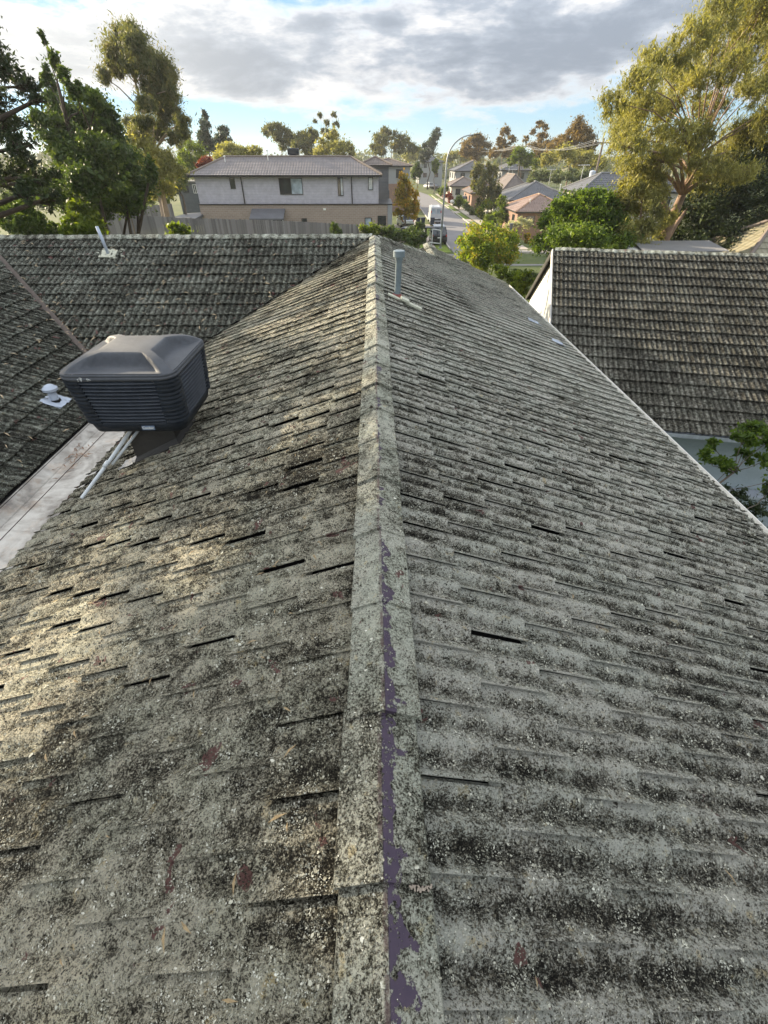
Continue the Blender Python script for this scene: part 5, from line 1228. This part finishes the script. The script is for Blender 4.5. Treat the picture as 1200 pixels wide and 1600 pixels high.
cl = PC(29, [(118, 250, 36, 30), (95, 215, 34, 28), (140, 215, 34, 28), (165, 240, 34, 26), (120, 185, 30, 22), (90, 170, 24, 20), (155, 180, 28, 20), (75, 125, 12, 20), (85, 95, 9, 18), (68, 60, 6, 10), (115, 140, 14, 14), (100, 120, 12, 12), (175, 205, 22, 20), (185, 270, 34, 26), (150, 285, 36, 24), (215, 290, 26, 20), (195, 310, 34, 16), (130, 150, 20, 12), (235, 270, 14, 20), (105, 275, 24, 18), (150, 160, 16, 14), (115, 312, 30, 20), (155, 322, 34, 20), (200, 325, 26, 12), (80, 300, 24, 20), (130, 285, 30, 22), (60, 190, 18, 18), (200, 250, 22, 20)], .9)
tree(tk[0], cl, 'green', M['bark_dark'], 'tall ragged broadleaf tree with glossy green leaves left of the tall gum', n=120000, size=.15, trunk_r=.26, asp=.5, trunk=tk, sub=20, subr=.34, name='broadleaf_tree', hollow=.3, droop=.2)
tk = [V3((aY(262, 345, 46).x, 46, gz(-20, 46)-.1))]+trunk_px(46, [(257, 318), (250, 280), (240, 240), (225, 180), (212, 130), (200, 90)])
cl = PC(46, [(195, 65, 26, 22), (185, 85, 24, 20), (215, 75, 26, 22), (245, 105, 24, 22), (262, 120, 18, 18), (180, 105, 18, 14), (160, 118, 14, 14), (230, 90, 20, 18), (250, 130, 22, 16), (205, 50, 18, 14), (210, 105, 26, 14), (268, 140, 10, 14), (228, 165, 20, 14), (260, 175, 24, 14), (285, 190, 16, 10), (245, 200, 24, 16), (270, 215, 14, 10), (215, 215, 20, 12), (175, 80, 16, 16), (255, 155, 26, 16), (235, 140, 24, 16), (285, 205, 16, 14), (225, 190, 18, 14), (205, 190, 14, 12)], .9)
tree(tk[0], cl, 'gumdark', M['bark_gum'], 'tall pale-limbed gum with grey-green dome crown against the bright clouds', n=100000, size=.20, trunk_r=.24, droop=.8, asp=.25, trunk=tk, sub=20, subr=.40, name='gum_tree', hollow=.25)
cl = PC(44, [(225, 230, 26, 22), (245, 250, 30, 24), (215, 205, 18, 14), (265, 265, 24, 20), (230, 275, 24, 20), (250, 295, 26, 16), (205, 240, 14, 16)], .6)
tree((aY(245, 300, 44).x, 44, gz(-18, 44)), cl, 'gum', M['bark_gum'], 'lower golden-green gum foliage around the foot of the tall gum', n=24000, size=.22, trunk_r=.14, droop=.6, asp=.3, sub=16, name='gum_tree')
for (u0, v0, ru, rv, Y, m_, lb, nn, sz) in ((30, 335, 38, 30, 24, 'green', 'leafy shrub catching sun below the cypress at far left', 12000, .17), (128, 340, 32, 30, 25, 'bright', 'sunlit yellow-green bush left of the fence end', 12000, .17), (5, 330, 26, 22, 27, 'bright', 'yellow-green foliage at the extreme left edge', 8000, .17), (70, 360, 44, 16, 27, 'green', 'low dark shrub behind the cross-wing ridge', 9000, .15), (195, 300, 30, 28, 34, 'bright', 'bright shrub under the leafy tree beside the tall gum', 12000, .2)):
    cl = PC(Y, [(u0, v0, ru*.6, rv*.6), (u0-ru*.5, v0+rv*.3, ru*.5, rv*.5), (u0+ru*.5, v0+rv*.3, ru*.5, rv*.5), (u0, v0+rv*.6, ru*.8, rv*.5), (u0+ru*.2, v0-rv*.4, ru*.35, rv*.35)], .4)
    tree((cl[0][0].x, Y, gz(cl[0][0].x, Y)), cl, m_, M['bark_grey'], lb, n=nn, size=sz, trunk_r=.08, asp=.45, sub=14, name='shrub', cat='shrub', droop=.3)

# background trees
def bgt(Y, lst, m_, bark, lb, n=5000, size=.5, name='tree', droop=.5, tr=.3, group='trees on the skyline', **kw):
    cl = PC(Y, lst, .6); b = min(cl, key=lambda c: c[0].z)[0]; m = sum((c[0] for c in cl), V3())/len(cl)
    tree((m.x, Y, gz(m.x, Y)-.2), cl, m_, M[bark], lb, n=int(n*1.8), size=size*.66, trunk_r=tr*.7, droop=droop, asp=.4, sub=13, subr=.30, name=name, group=group, **kw)
bgt(95, [(322, 185, 5, 10), (322, 200, 9, 10), (320, 215, 13, 10), (325, 228, 15, 10)], 'pine', 'bark_dark', 'pointed blue-grey pine above the left end of the wide house roof', 5000, .55, 'pine_tree')
bgt(97, [(350, 205, 10, 7), (348, 216, 15, 8), (352, 228, 17, 9), (340, 224, 10, 8)], 'pine', 'bark_dark', 'broader blue-grey pine right of the pointed one', 5000, .55, 'pine_tree')
bgt(85, [(360, 236, 22, 10), (385, 240, 18, 8), (345, 244, 14, 8), (400, 238, 12, 8)], 'gum', 'bark_gum', 'olive tree mass over the left half of the wide house ridge', 6000, .45)
bgt(78, [(305, 240, 18, 14), (288, 250, 14, 14), (300, 262, 22, 14)], 'bright', 'bark_grey', 'light green tree left of the wide house roof', 6000, .4)
bgt(72, [(322, 252, 10, 6), (315, 258, 10, 5)], 'red', 'bark_grey', 'small reddish-leaved tree at the left roof corner', 2500, .3)
bgt(62, [(275, 285, 16, 10), (285, 272, 12, 10), (268, 300, 14, 10)], 'green', 'bark_grey', 'green shrub mass left of the lilac-grey wall', 5000, .3)
bgt(125, [(430, 200, 16, 9), (445, 208, 12, 8), (418, 205, 10, 6), (440, 222, 14, 9), (455, 218, 10, 10)], 'gumdark', 'bark_gum', 'round-topped gum behind the rooftop cooler', 6000, .6, 'gum_tree', .8)
bgt(120, [(475, 215, 12, 10), (488, 210, 10, 10), (468, 228, 14, 10), (485, 230, 14, 12)], 'gumdark', 'bark_gum', 'grey-green gum right of the rooftop cooler', 5000, .6, 'gum_tree', .8)
bgt(105, [(520, 215, 12, 12), (510, 230, 18, 12), (530, 232, 18, 12), (500, 238, 14, 8), (545, 236, 12, 10)], 'gum', 'bark_gum', 'golden-olive tree in front of the sparse tall gum', 8000, .5)
bgt(128, [(500, 180, 5, 4), (510, 192, 5, 5), (522, 180, 5, 5), (525, 195, 6, 5), (492, 190, 4, 4), (508, 205, 8, 6), (490, 212, 10, 7)], 'gumdark', 'bark_gum', 'sparse tall gum with bare forked top', 2200, .55, 'gum_tree', .8, .35)
bgt(160, [(595, 215, 14, 10), (612, 210, 10, 8), (600, 205, 8, 7), (630, 218, 14, 7), (622, 230, 16, 9), (590, 232, 18, 9), (645, 232, 12, 8)], 'gumdark', 'bark_gum', 'wispy grey gum group above the brown-roofed townhouses', 6000, .75, 'gum_tree', .8)
bgt(170, [(683, 208, 8, 6), (678, 218, 10, 8), (670, 228, 13, 8), (665, 240, 13, 7), (660, 248, 10, 6)], 'pine', 'bark_dark', 'leaning dark green pine left of the street lamp', 5000, .8, 'pine_tree', .3)
bgt(210, [(710, 242, 10, 6), (700, 248, 10, 6), (728, 248, 10, 6), (640, 244, 14, 7), (655, 240, 8, 8)], 'gum', 'bark_gum', 'low olive treeline closing the far end of the street', 4000, 1.0)
bgt(170, [(745, 218, 14, 8), (735, 228, 14, 8), (755, 232, 14, 9), (740, 242, 18, 8), (725, 238, 8, 8)], 'gumred', 'bark_red', 'bronze-leaved gum right of the lamp head', 7000, .8, 'gum_tree')
bgt(155, [(790, 208, 10, 7), (783, 220, 9, 7), (797, 218, 9, 6), (785, 235, 14, 9), (800, 240, 12, 8), (772, 240, 10, 8)], 'gumred', 'bark_gum', 'pinkish-bronze gum beside the second power pole', 5000, .7, 'gum_tree')
bgt(135, [(843, 195, 9, 5), (833, 207, 6, 5), (852, 200, 6, 5), (848, 215, 11, 8), (838, 228, 14, 8), (822, 218, 6, 5), (858, 230, 14, 10), (845, 244, 20, 9)], 'gumred', 'bark_gum', 'tiered gum with separate leafy heads right of the second pole', 6000, .6, 'gum_tree')
bgt(112, [(905, 200, 15, 14), (915, 212, 17, 14), (893, 212, 14, 11), (880, 222, 16, 10), (905, 226, 22, 12), (872, 236, 18, 12), (925, 228, 10, 10)], 'gumred', 'bark_red', 'brown-green dome-shaped tree left of the transformer pole', 12000, .5)
bgt(100, [(880, 245, 20, 14), (900, 250, 16, 12), (920, 248, 18, 12), (855, 248, 14, 10), (935, 258, 14, 12)], 'gum', 'bark_red', 'sunlit olive and rust foliage below the dome-shaped tree', 9000, .45)
bgt(125, [(812, 240, 12, 10), (822, 250, 14, 10), (835, 256, 12, 8), (800, 250, 10, 8)], 'bright', 'bark_grey', 'light green tree behind the grey-roofed two-storey house', 6000, .5)
for i, (u, v, ru) in enumerate(((850, 270, 16), (872, 272, 15), (893, 271, 16), (914, 272, 14), (835, 274, 12), (930, 276, 12))):
    bgt(92, [(u, v, ru*.6, 6), (u-ru*.4, v+5, ru*.5, 6), (u+ru*.4, v+5, ru*.5, 6), (u, v+9, ru*.7, 5)], 'olive', 'bark_grey', ['pale olive hedge tree, second from the left behind the dark roofs', 'pale olive hedge tree, third from the left behind the dark roofs', 'pale olive hedge tree, fourth from the left behind the dark roofs', 'pale olive hedge tree, fifth from the left behind the dark roofs', 'pale olive hedge tree, leftmost behind the dark roofs', 'pale olive hedge tree, rightmost behind the dark roofs'][i], 3500, .35, 'hedge_tree', .2, .15, 'pale hedge trees behind the dark roofs')
for u, v, ru, rv, Y, m_, lb in ((150, 300, 30, 26, 62, 'green', 'green tree mass seen through the gap left of the tall gum'), (205, 265, 26, 30, 70, 'gumdark', 'grey-green tree behind the tall gum trunk'), (100, 290, 34, 34, 66, 'green', 'dark green tree behind the ragged broadleaf tree'), (245, 300, 24, 22, 64, 'bright', 'light green tree between the tall gum and the glazed shed'), (40, 300, 40, 34, 60, 'green', 'green tree glimpsed behind the cypress boughs'), (290, 225, 16, 16, 110, 'gumdark', 'distant grey tree right of the tall gum crown base')):
    bgt(Y, [(u, v, ru*.7, rv*.6), (u-ru*.5, v+rv*.3, ru*.5, rv*.5), (u+ru*.5, v+rv*.3, ru*.5, rv*.5), (u, v-rv*.5, ru*.5, rv*.4)], m_, 'bark_grey', lb, 7000, .35)
# street planting
def st_(Y, lst, m_, lb, n=5000, size=.3, name='street_tree', cat='tree', X=None, tr=.12, **kw):
    cl = PC(Y, lst, .15); m = sum((c[0] for c in cl), V3())/len(cl); tree((m.x, Y, gz(m.x, Y)-.1), cl, m_, M[kw.pop('bark', 'bark_grey')], lb, n=n, size=size, trunk_r=tr, asp=.45, sub=12, subr=.3, name=name, cat=cat, **kw)
st_(70, [(632, 290, 12, 14), (625, 305, 12, 14), (642, 308, 14, 14), (632, 322, 18, 12), (650, 322, 10, 10), (622, 335, 10, 8), (645, 335, 14, 8), (630, 278, 8, 8)], 'autumn', 'autumn street tree turning orange left of the street', 9000, .26)
st_(90, [(755, 262, 16, 12), (742, 270, 8, 10), (770, 270, 12, 14), (752, 285, 16, 14), (772, 295, 12, 14), (758, 305, 18, 12), (780, 300, 8, 12), (750, 320, 10, 10), (740, 290, 5, 6), (768, 315, 14, 9)], 'gumdark', 'shaggy grey-green street gum with rusty top in front of the roofs', 11000, .34, droop=.8, bark='bark_gum', tr=.16)
st_(150, [(680, 256, 6, 6), (680, 266, 5, 5)], 'bright', 'small light green lollipop tree right of centre at the far end of the street', 2500, .45)
st_(130, [(651, 262, 6, 8), (650, 275, 7, 8), (655, 268, 5, 6)], 'green', 'narrow green street tree beyond the autumn tree', 3000, .45)
st_(140, [(628, 262, 5, 6), (626, 270, 6, 6)], 'green', 'small green tree beside the dark townhouse roof', 2000, .45)
st_(120, [(700, 307, 6, 5), (704, 312, 6, 4)], 'red', 'round red shrub by the footpath next to the white car', 2500, .3, 'red_shrub', 'shrub')
st_(104, [(717, 312, 8, 7), (723, 318, 9, 6), (714, 320, 8, 6)], 'bright', 'bright yellow-green bush right of the white car', 3500, .28, 'bush', 'shrub')
st_(140, [(690, 300, 8, 6), (697, 295, 6, 5)], 'bright', 'sunlit bush by the far lawn strip', 2500, .4, 'bush', 'shrub')
st_(88, [(762, 320, 10, 8), (752, 328, 10, 8), (760, 340, 14, 9)], 'mixed', 'copper-tinted shrub at the foot of the street gum', 4000, .26, 'shrub', 'shrub')
st_(80, [(783, 315, 9, 8), (790, 325, 11, 9), (782, 338, 14, 9), (793, 342, 12, 8)], 'bright', 'tall fresh green shrub right of the street gum', 5000, .25, 'shrub', 'shrub')
st_(76, [(764, 340, 9, 6), (768, 348, 10, 6), (760, 349, 8, 5)], 'bright', 'squared bright green hedge by the footpath', 5000, .16, 'hedge', 'hedge', hollow=.2)
st_(94, [(735, 328, 9, 5), (728, 322, 7, 5), (742, 333, 8, 4)], 'olive', 'grey-green groundcover shrub beside the path pillars', 3000, .22, 'shrub', 'shrub')
st_(70, [(812, 346, 11, 6), (800, 352, 10, 6), (825, 350, 9, 6)], 'pale', 'pale creamy variegated shrub in the garden by the terracotta roof', 4500, .2, 'variegated_shrub', 'shrub')
st_(62, [(822, 372, 6, 8), (828, 382, 6, 7)], 'autumn', 'yellow-leaved shrub behind the nearest letterbox pillar', 2500, .2, 'shrub', 'shrub')
st_(60, [(800, 372, 8, 8), (806, 380, 7, 7)], 'mixed', 'copper-leaved garden shrub at the road corner', 2500, .2, 'shrub', 'shrub')

# fallen leaves and twigs lying on the roofs
def litter(name, n, sampler, mat, parent, size=.05):
    mb = MB()
    for i in range(n):
        p, ex, ey, nz = sampler(); a = random.random()*6.3; L = size*random.uniform(.5, 1.5); w = L*.16; d = ex*math.cos(a)+ey*math.sin(a); s_ = nz.cross(d); c = p+nz*random.uniform(.004, .012)
        m1 = c+d*L*.0+nz*L*.12; mb.mesh([c-d*L/2, m1-s_*w/2, c+d*L/2, m1+s_*w/2], [(0, 1, 2, 3)])
    return tag(mb.build(name, mat, parent), kind='stuff')
M['litter'] = plain('dry_leaf', (.46, .36, .23), .85, .45, 40); M['litter2'] = plain('brown_leaf', (.19, .10, .055), .85, .45, 40); M['needle'] = plain('dry_needles', (.27, .20, .11), .85, .4, 40)
exr, eyr, nzr = slope_frame(True); exl, eyl, nzl = slope_frame(False)
def s_cross():
    while True:
        x, y = random.uniform(-9, 0), random.uniform(7.3, 11.5)
        if x < -(11.7-y) and x > 2.9-y: return V3((x, y, ZR+.055-(11.7-y)*PITCH_T)), V3((1, 0, 0)), V3((0, CA, SA)), V3((0, -SA, CA))
def s_wing():
    x, y = random.uniform(-8.5, -4.5), random.uniform(3, 11)
    return V3((x, y, WZ+.055+(-4.45-x)*PITCH_T)), exr, eyr, nzr
def s_left():
    x, y = -random.uniform(.2, 3.0), random.uniform(0, 8.5); return V3((x, y, ZR+.05+x*PITCH_T)), exl, eyl, nzl
def s_right():
    x, y = random.uniform(.2, 4.1), random.uniform(0, 12); return V3((x, y, ZR+.05-x*PITCH_T)), exr, eyr, nzr
def s_valley():
    f_ = random.random()**.8; x = -6.8+2.4*f_+random.gauss(0, .07); y = 2.9-x+random.gauss(0, .07); return V3((x, y, ZR-(11.7-y)*PITCH_T+.05)), V3((1, 0, 0)), V3((0, 1, 0)), V3((0, 0, 1))
def s_gut():
    x, y = random.gauss(-4.2, .10), random.gauss(5.4, .22); return V3((x, y, zg+.02)), V3((1, 0, 0)), V3((0, 1, 0)), V3((0, 0, 1))
litter('dry_leaf_litter', 170, s_cross, M['litter'], None, .10); litter('dry_leaf_litter', 230, s_wing, M['litter'], None, .09)
litter('brown_leaf_litter', 420, s_valley, M['litter2'], None, .09); litter('dry_leaf_litter', 160, s_valley, M['litter'], None, .09)
litter('brown_leaf_litter', 60, s_gut, M['litter2'], None, .08); litter('dry_needle_litter', 260, s_left, M['needle'], None, .045); litter('dry_needle_litter', 70, s_right, M['needle'], None, .045)

# far woodland closing the horizon, and a glazed shed beyond the left fence
def woodland():
    C = []; rng = RNG
    for k in range(420):
        a = R(rng.uniform(-62, 62)); d = rng.uniform(230, 420); x, y = d*math.sin(a), d*math.cos(a); hgt = rng.uniform(6, 10.5)*d/300; r_ = rng.uniform(4, 9)
        n = 70; g = rng.normal(size=(n, 3)); g /= np.linalg.norm(g, axis=1)[:, None]; g *= rng.uniform(.6, 1, n)[:, None]*np.array([r_, r_, hgt*.5])
        C.append(g+np.array([x, y, STREET+hgt*.5]))
    o = leaves('distant_woodland', np.concatenate(C), 2.0, LM['woods'], None, .2, .6); tag(o, 'low blue-green woodland closing the horizon behind all the houses', kind='stuff')
LM['woods'] = leaf_mat('far_woods_foliage', (.06, .08, .045), (.11, .13, .07), (.18, .17, .09), .3, scale=.06)
woodland()
a = aY(279, 303, 78); b = aY(312, 303, 78); t = thing('glazed_shed', ((a.x+b.x)/2, 80, gz(a.x, 78)), 'dark glazed shed with white frame beyond the left end of the wide house', 'shed')
wbox(t, a.x, b.x, 78, 82, gz(a.x, 78)-.5, aY(280, 285, 78).z, M['tower_clad']); wbox(t, a.x-.2, b.x+.2, 77.8, 82.2, aY(280, 285, 78).z, aY(280, 285, 78).z+.12, M['capg'], 'roof')
win_px(t, 284, 289, 296, 301, 78, mull=1); win_px(t, 300, 288, 309, 302, 78, glass='glass', mull=1, frame='white')

# crusty lichen flakes standing on the nearer tiles and caps
from mathutils.bvhtree import BVHTree
def lichen_flakes(n=420000):
    Vs = []; Fs = []; off = 0
    for T in (fr_, fr2, fl, fl2):
        sel = [A for A in T.M if -1.5 < A[1, 3] < 9.5 and not hip_edge(A)]
        V, F, _ = T.joined(sel); Vs.append(V); Fs.append(F+off); off += len(V)
    for o in house.children:
        if o.name.startswith('ridge_cap') and o.data == capme:
            B = np.array(o.matrix_local); B[:3, 3] += np.array(house.location); v = np.array([w.co for w in o.data.vertices]); v = v @ B[:3, :3].T+B[:3, 3]
            Vs.append(v); Fs.append(np.array([list(p.vertices) for p in o.data.polygons])+off); off += len(v)
    bvh = BVHTree.FromPolygons([tuple(v) for v in np.concatenate(Vs)], [tuple(f) for f in np.concatenate(Fs).tolist()])
    rng = RNG; V = []; U = []
    d = 1.15*np.exp(rng.uniform(0, 1.85, n)**1.0); a = rng.uniform(-1.75, 1.75, n)
    # density thins out with distance, as far as single crusts can still be told apart
    P = []
    for k in range(n):
        r_ = math.sqrt(max(0, d[k]**2-1.32)); x = r_*math.sin(a[k]); y = r_*math.cos(a[k])*1.0-.15
        if not (-3.0 < x < 4.2): continue
        h = bvh.ray_cast((x, y, 5.2), (0, 0, -1))
        if h[0] is None: continue
        c, nr = h[0], h[1]
        if nr.z < 0: nr = -nr
        if nr.z < .5: continue
        if abs(x) < .135 and (random.random() < .55 or (-.002 < x < .07 and random.random() < .93)): continue
        P.append((c.x, c.y, c.z, nr.x, nr.y, nr.z, d[k]))
    P = np.array(P); m = len(P); c = P[:, :3]; nr = P[:, 3:6]; D = P[:, 6]
    nz = nr+rng.normal(0, .45, (m, 3)); nz /= np.linalg.norm(nz, axis=1)[:, None]
    t1 = np.cross(nz, rng.normal(size=(m, 3))); t1 /= np.linalg.norm(t1, axis=1)[:, None]; t2 = np.cross(nz, t1)
    s_ = (.0007+.00085*D)*np.exp(rng.normal(0, .45, m)); s_ = s_[:, None]; c = c+nr*(.0012+.25*s_*rng.random((m, 1)))
    K = 6; out = []
    for k in range(K):
        th_ = 2*math.pi*k/K; rr = s_*rng.uniform(.35, 1.45, (m, 1)); out.append(c+t1*math.cos(th_)*rr+t2*math.sin(th_)*rr*.8)
    V = np.stack(out, 1).reshape(-1, 3); F = np.arange(K*m).reshape(m, K)
    mt, nn = new_mat('lichen_crust'); g = nn.add('ShaderNodeNewGeometry'); pos = g.outputs['Position']
    f = nn.math('ADD', nn.math('MULTIPLY', g.outputs['Random Per Island'], .42), nn.math('MULTIPLY', nn.sstep(nn.noise(pos, 14, 6, .75), .38, .62), .55))
    cc = nn.ramp(f, [(.15, (.022, .020, .015)), (.38, (.085, .076, .056)), (.55, (.21, .20, .155)), (.72, (.40, .39, .31)), (.95, (.60, .59, .50))])
    cc = nn.mix(nn.math('MULTIPLY', nn.sstep(nn.noise(pos, 3.1, 4, .6), .45, .58), .12), cc, nn.mix(1, cc, (.82, .96, .95), 'MULTIPLY'))
    finish(nn, cc, .95, spec=.15)
    # leave the bare strips and patches mostly clean
    o = np_mesh('lichen_crust', V, F, mt, house); tag(o, kind='stuff')
    print('flakes', m)
lichen_flakes()

HAZE = 0.00032
if HAZE:
    mb = MB(); mb.box((0, 330, 10.5), (1400, 1100, 29)); hm = bpy.data.materials.new('haze'); hm.use_nodes = True; hn = NT(hm.node_tree); hn.n.clear()
    pv = hn.add('ShaderNodeVolumePrincipled', Density=HAZE, Anisotropy=.35); pv.inputs['Color'].default_value = (.93, .96, 1, 1)
    hn.add('ShaderNodeOutputMaterial', Volume=pv.outputs[0]); o = mb.build('haze', hm); tag(o, 'thin evening haze over the whole neighbourhood', kind='stuff')
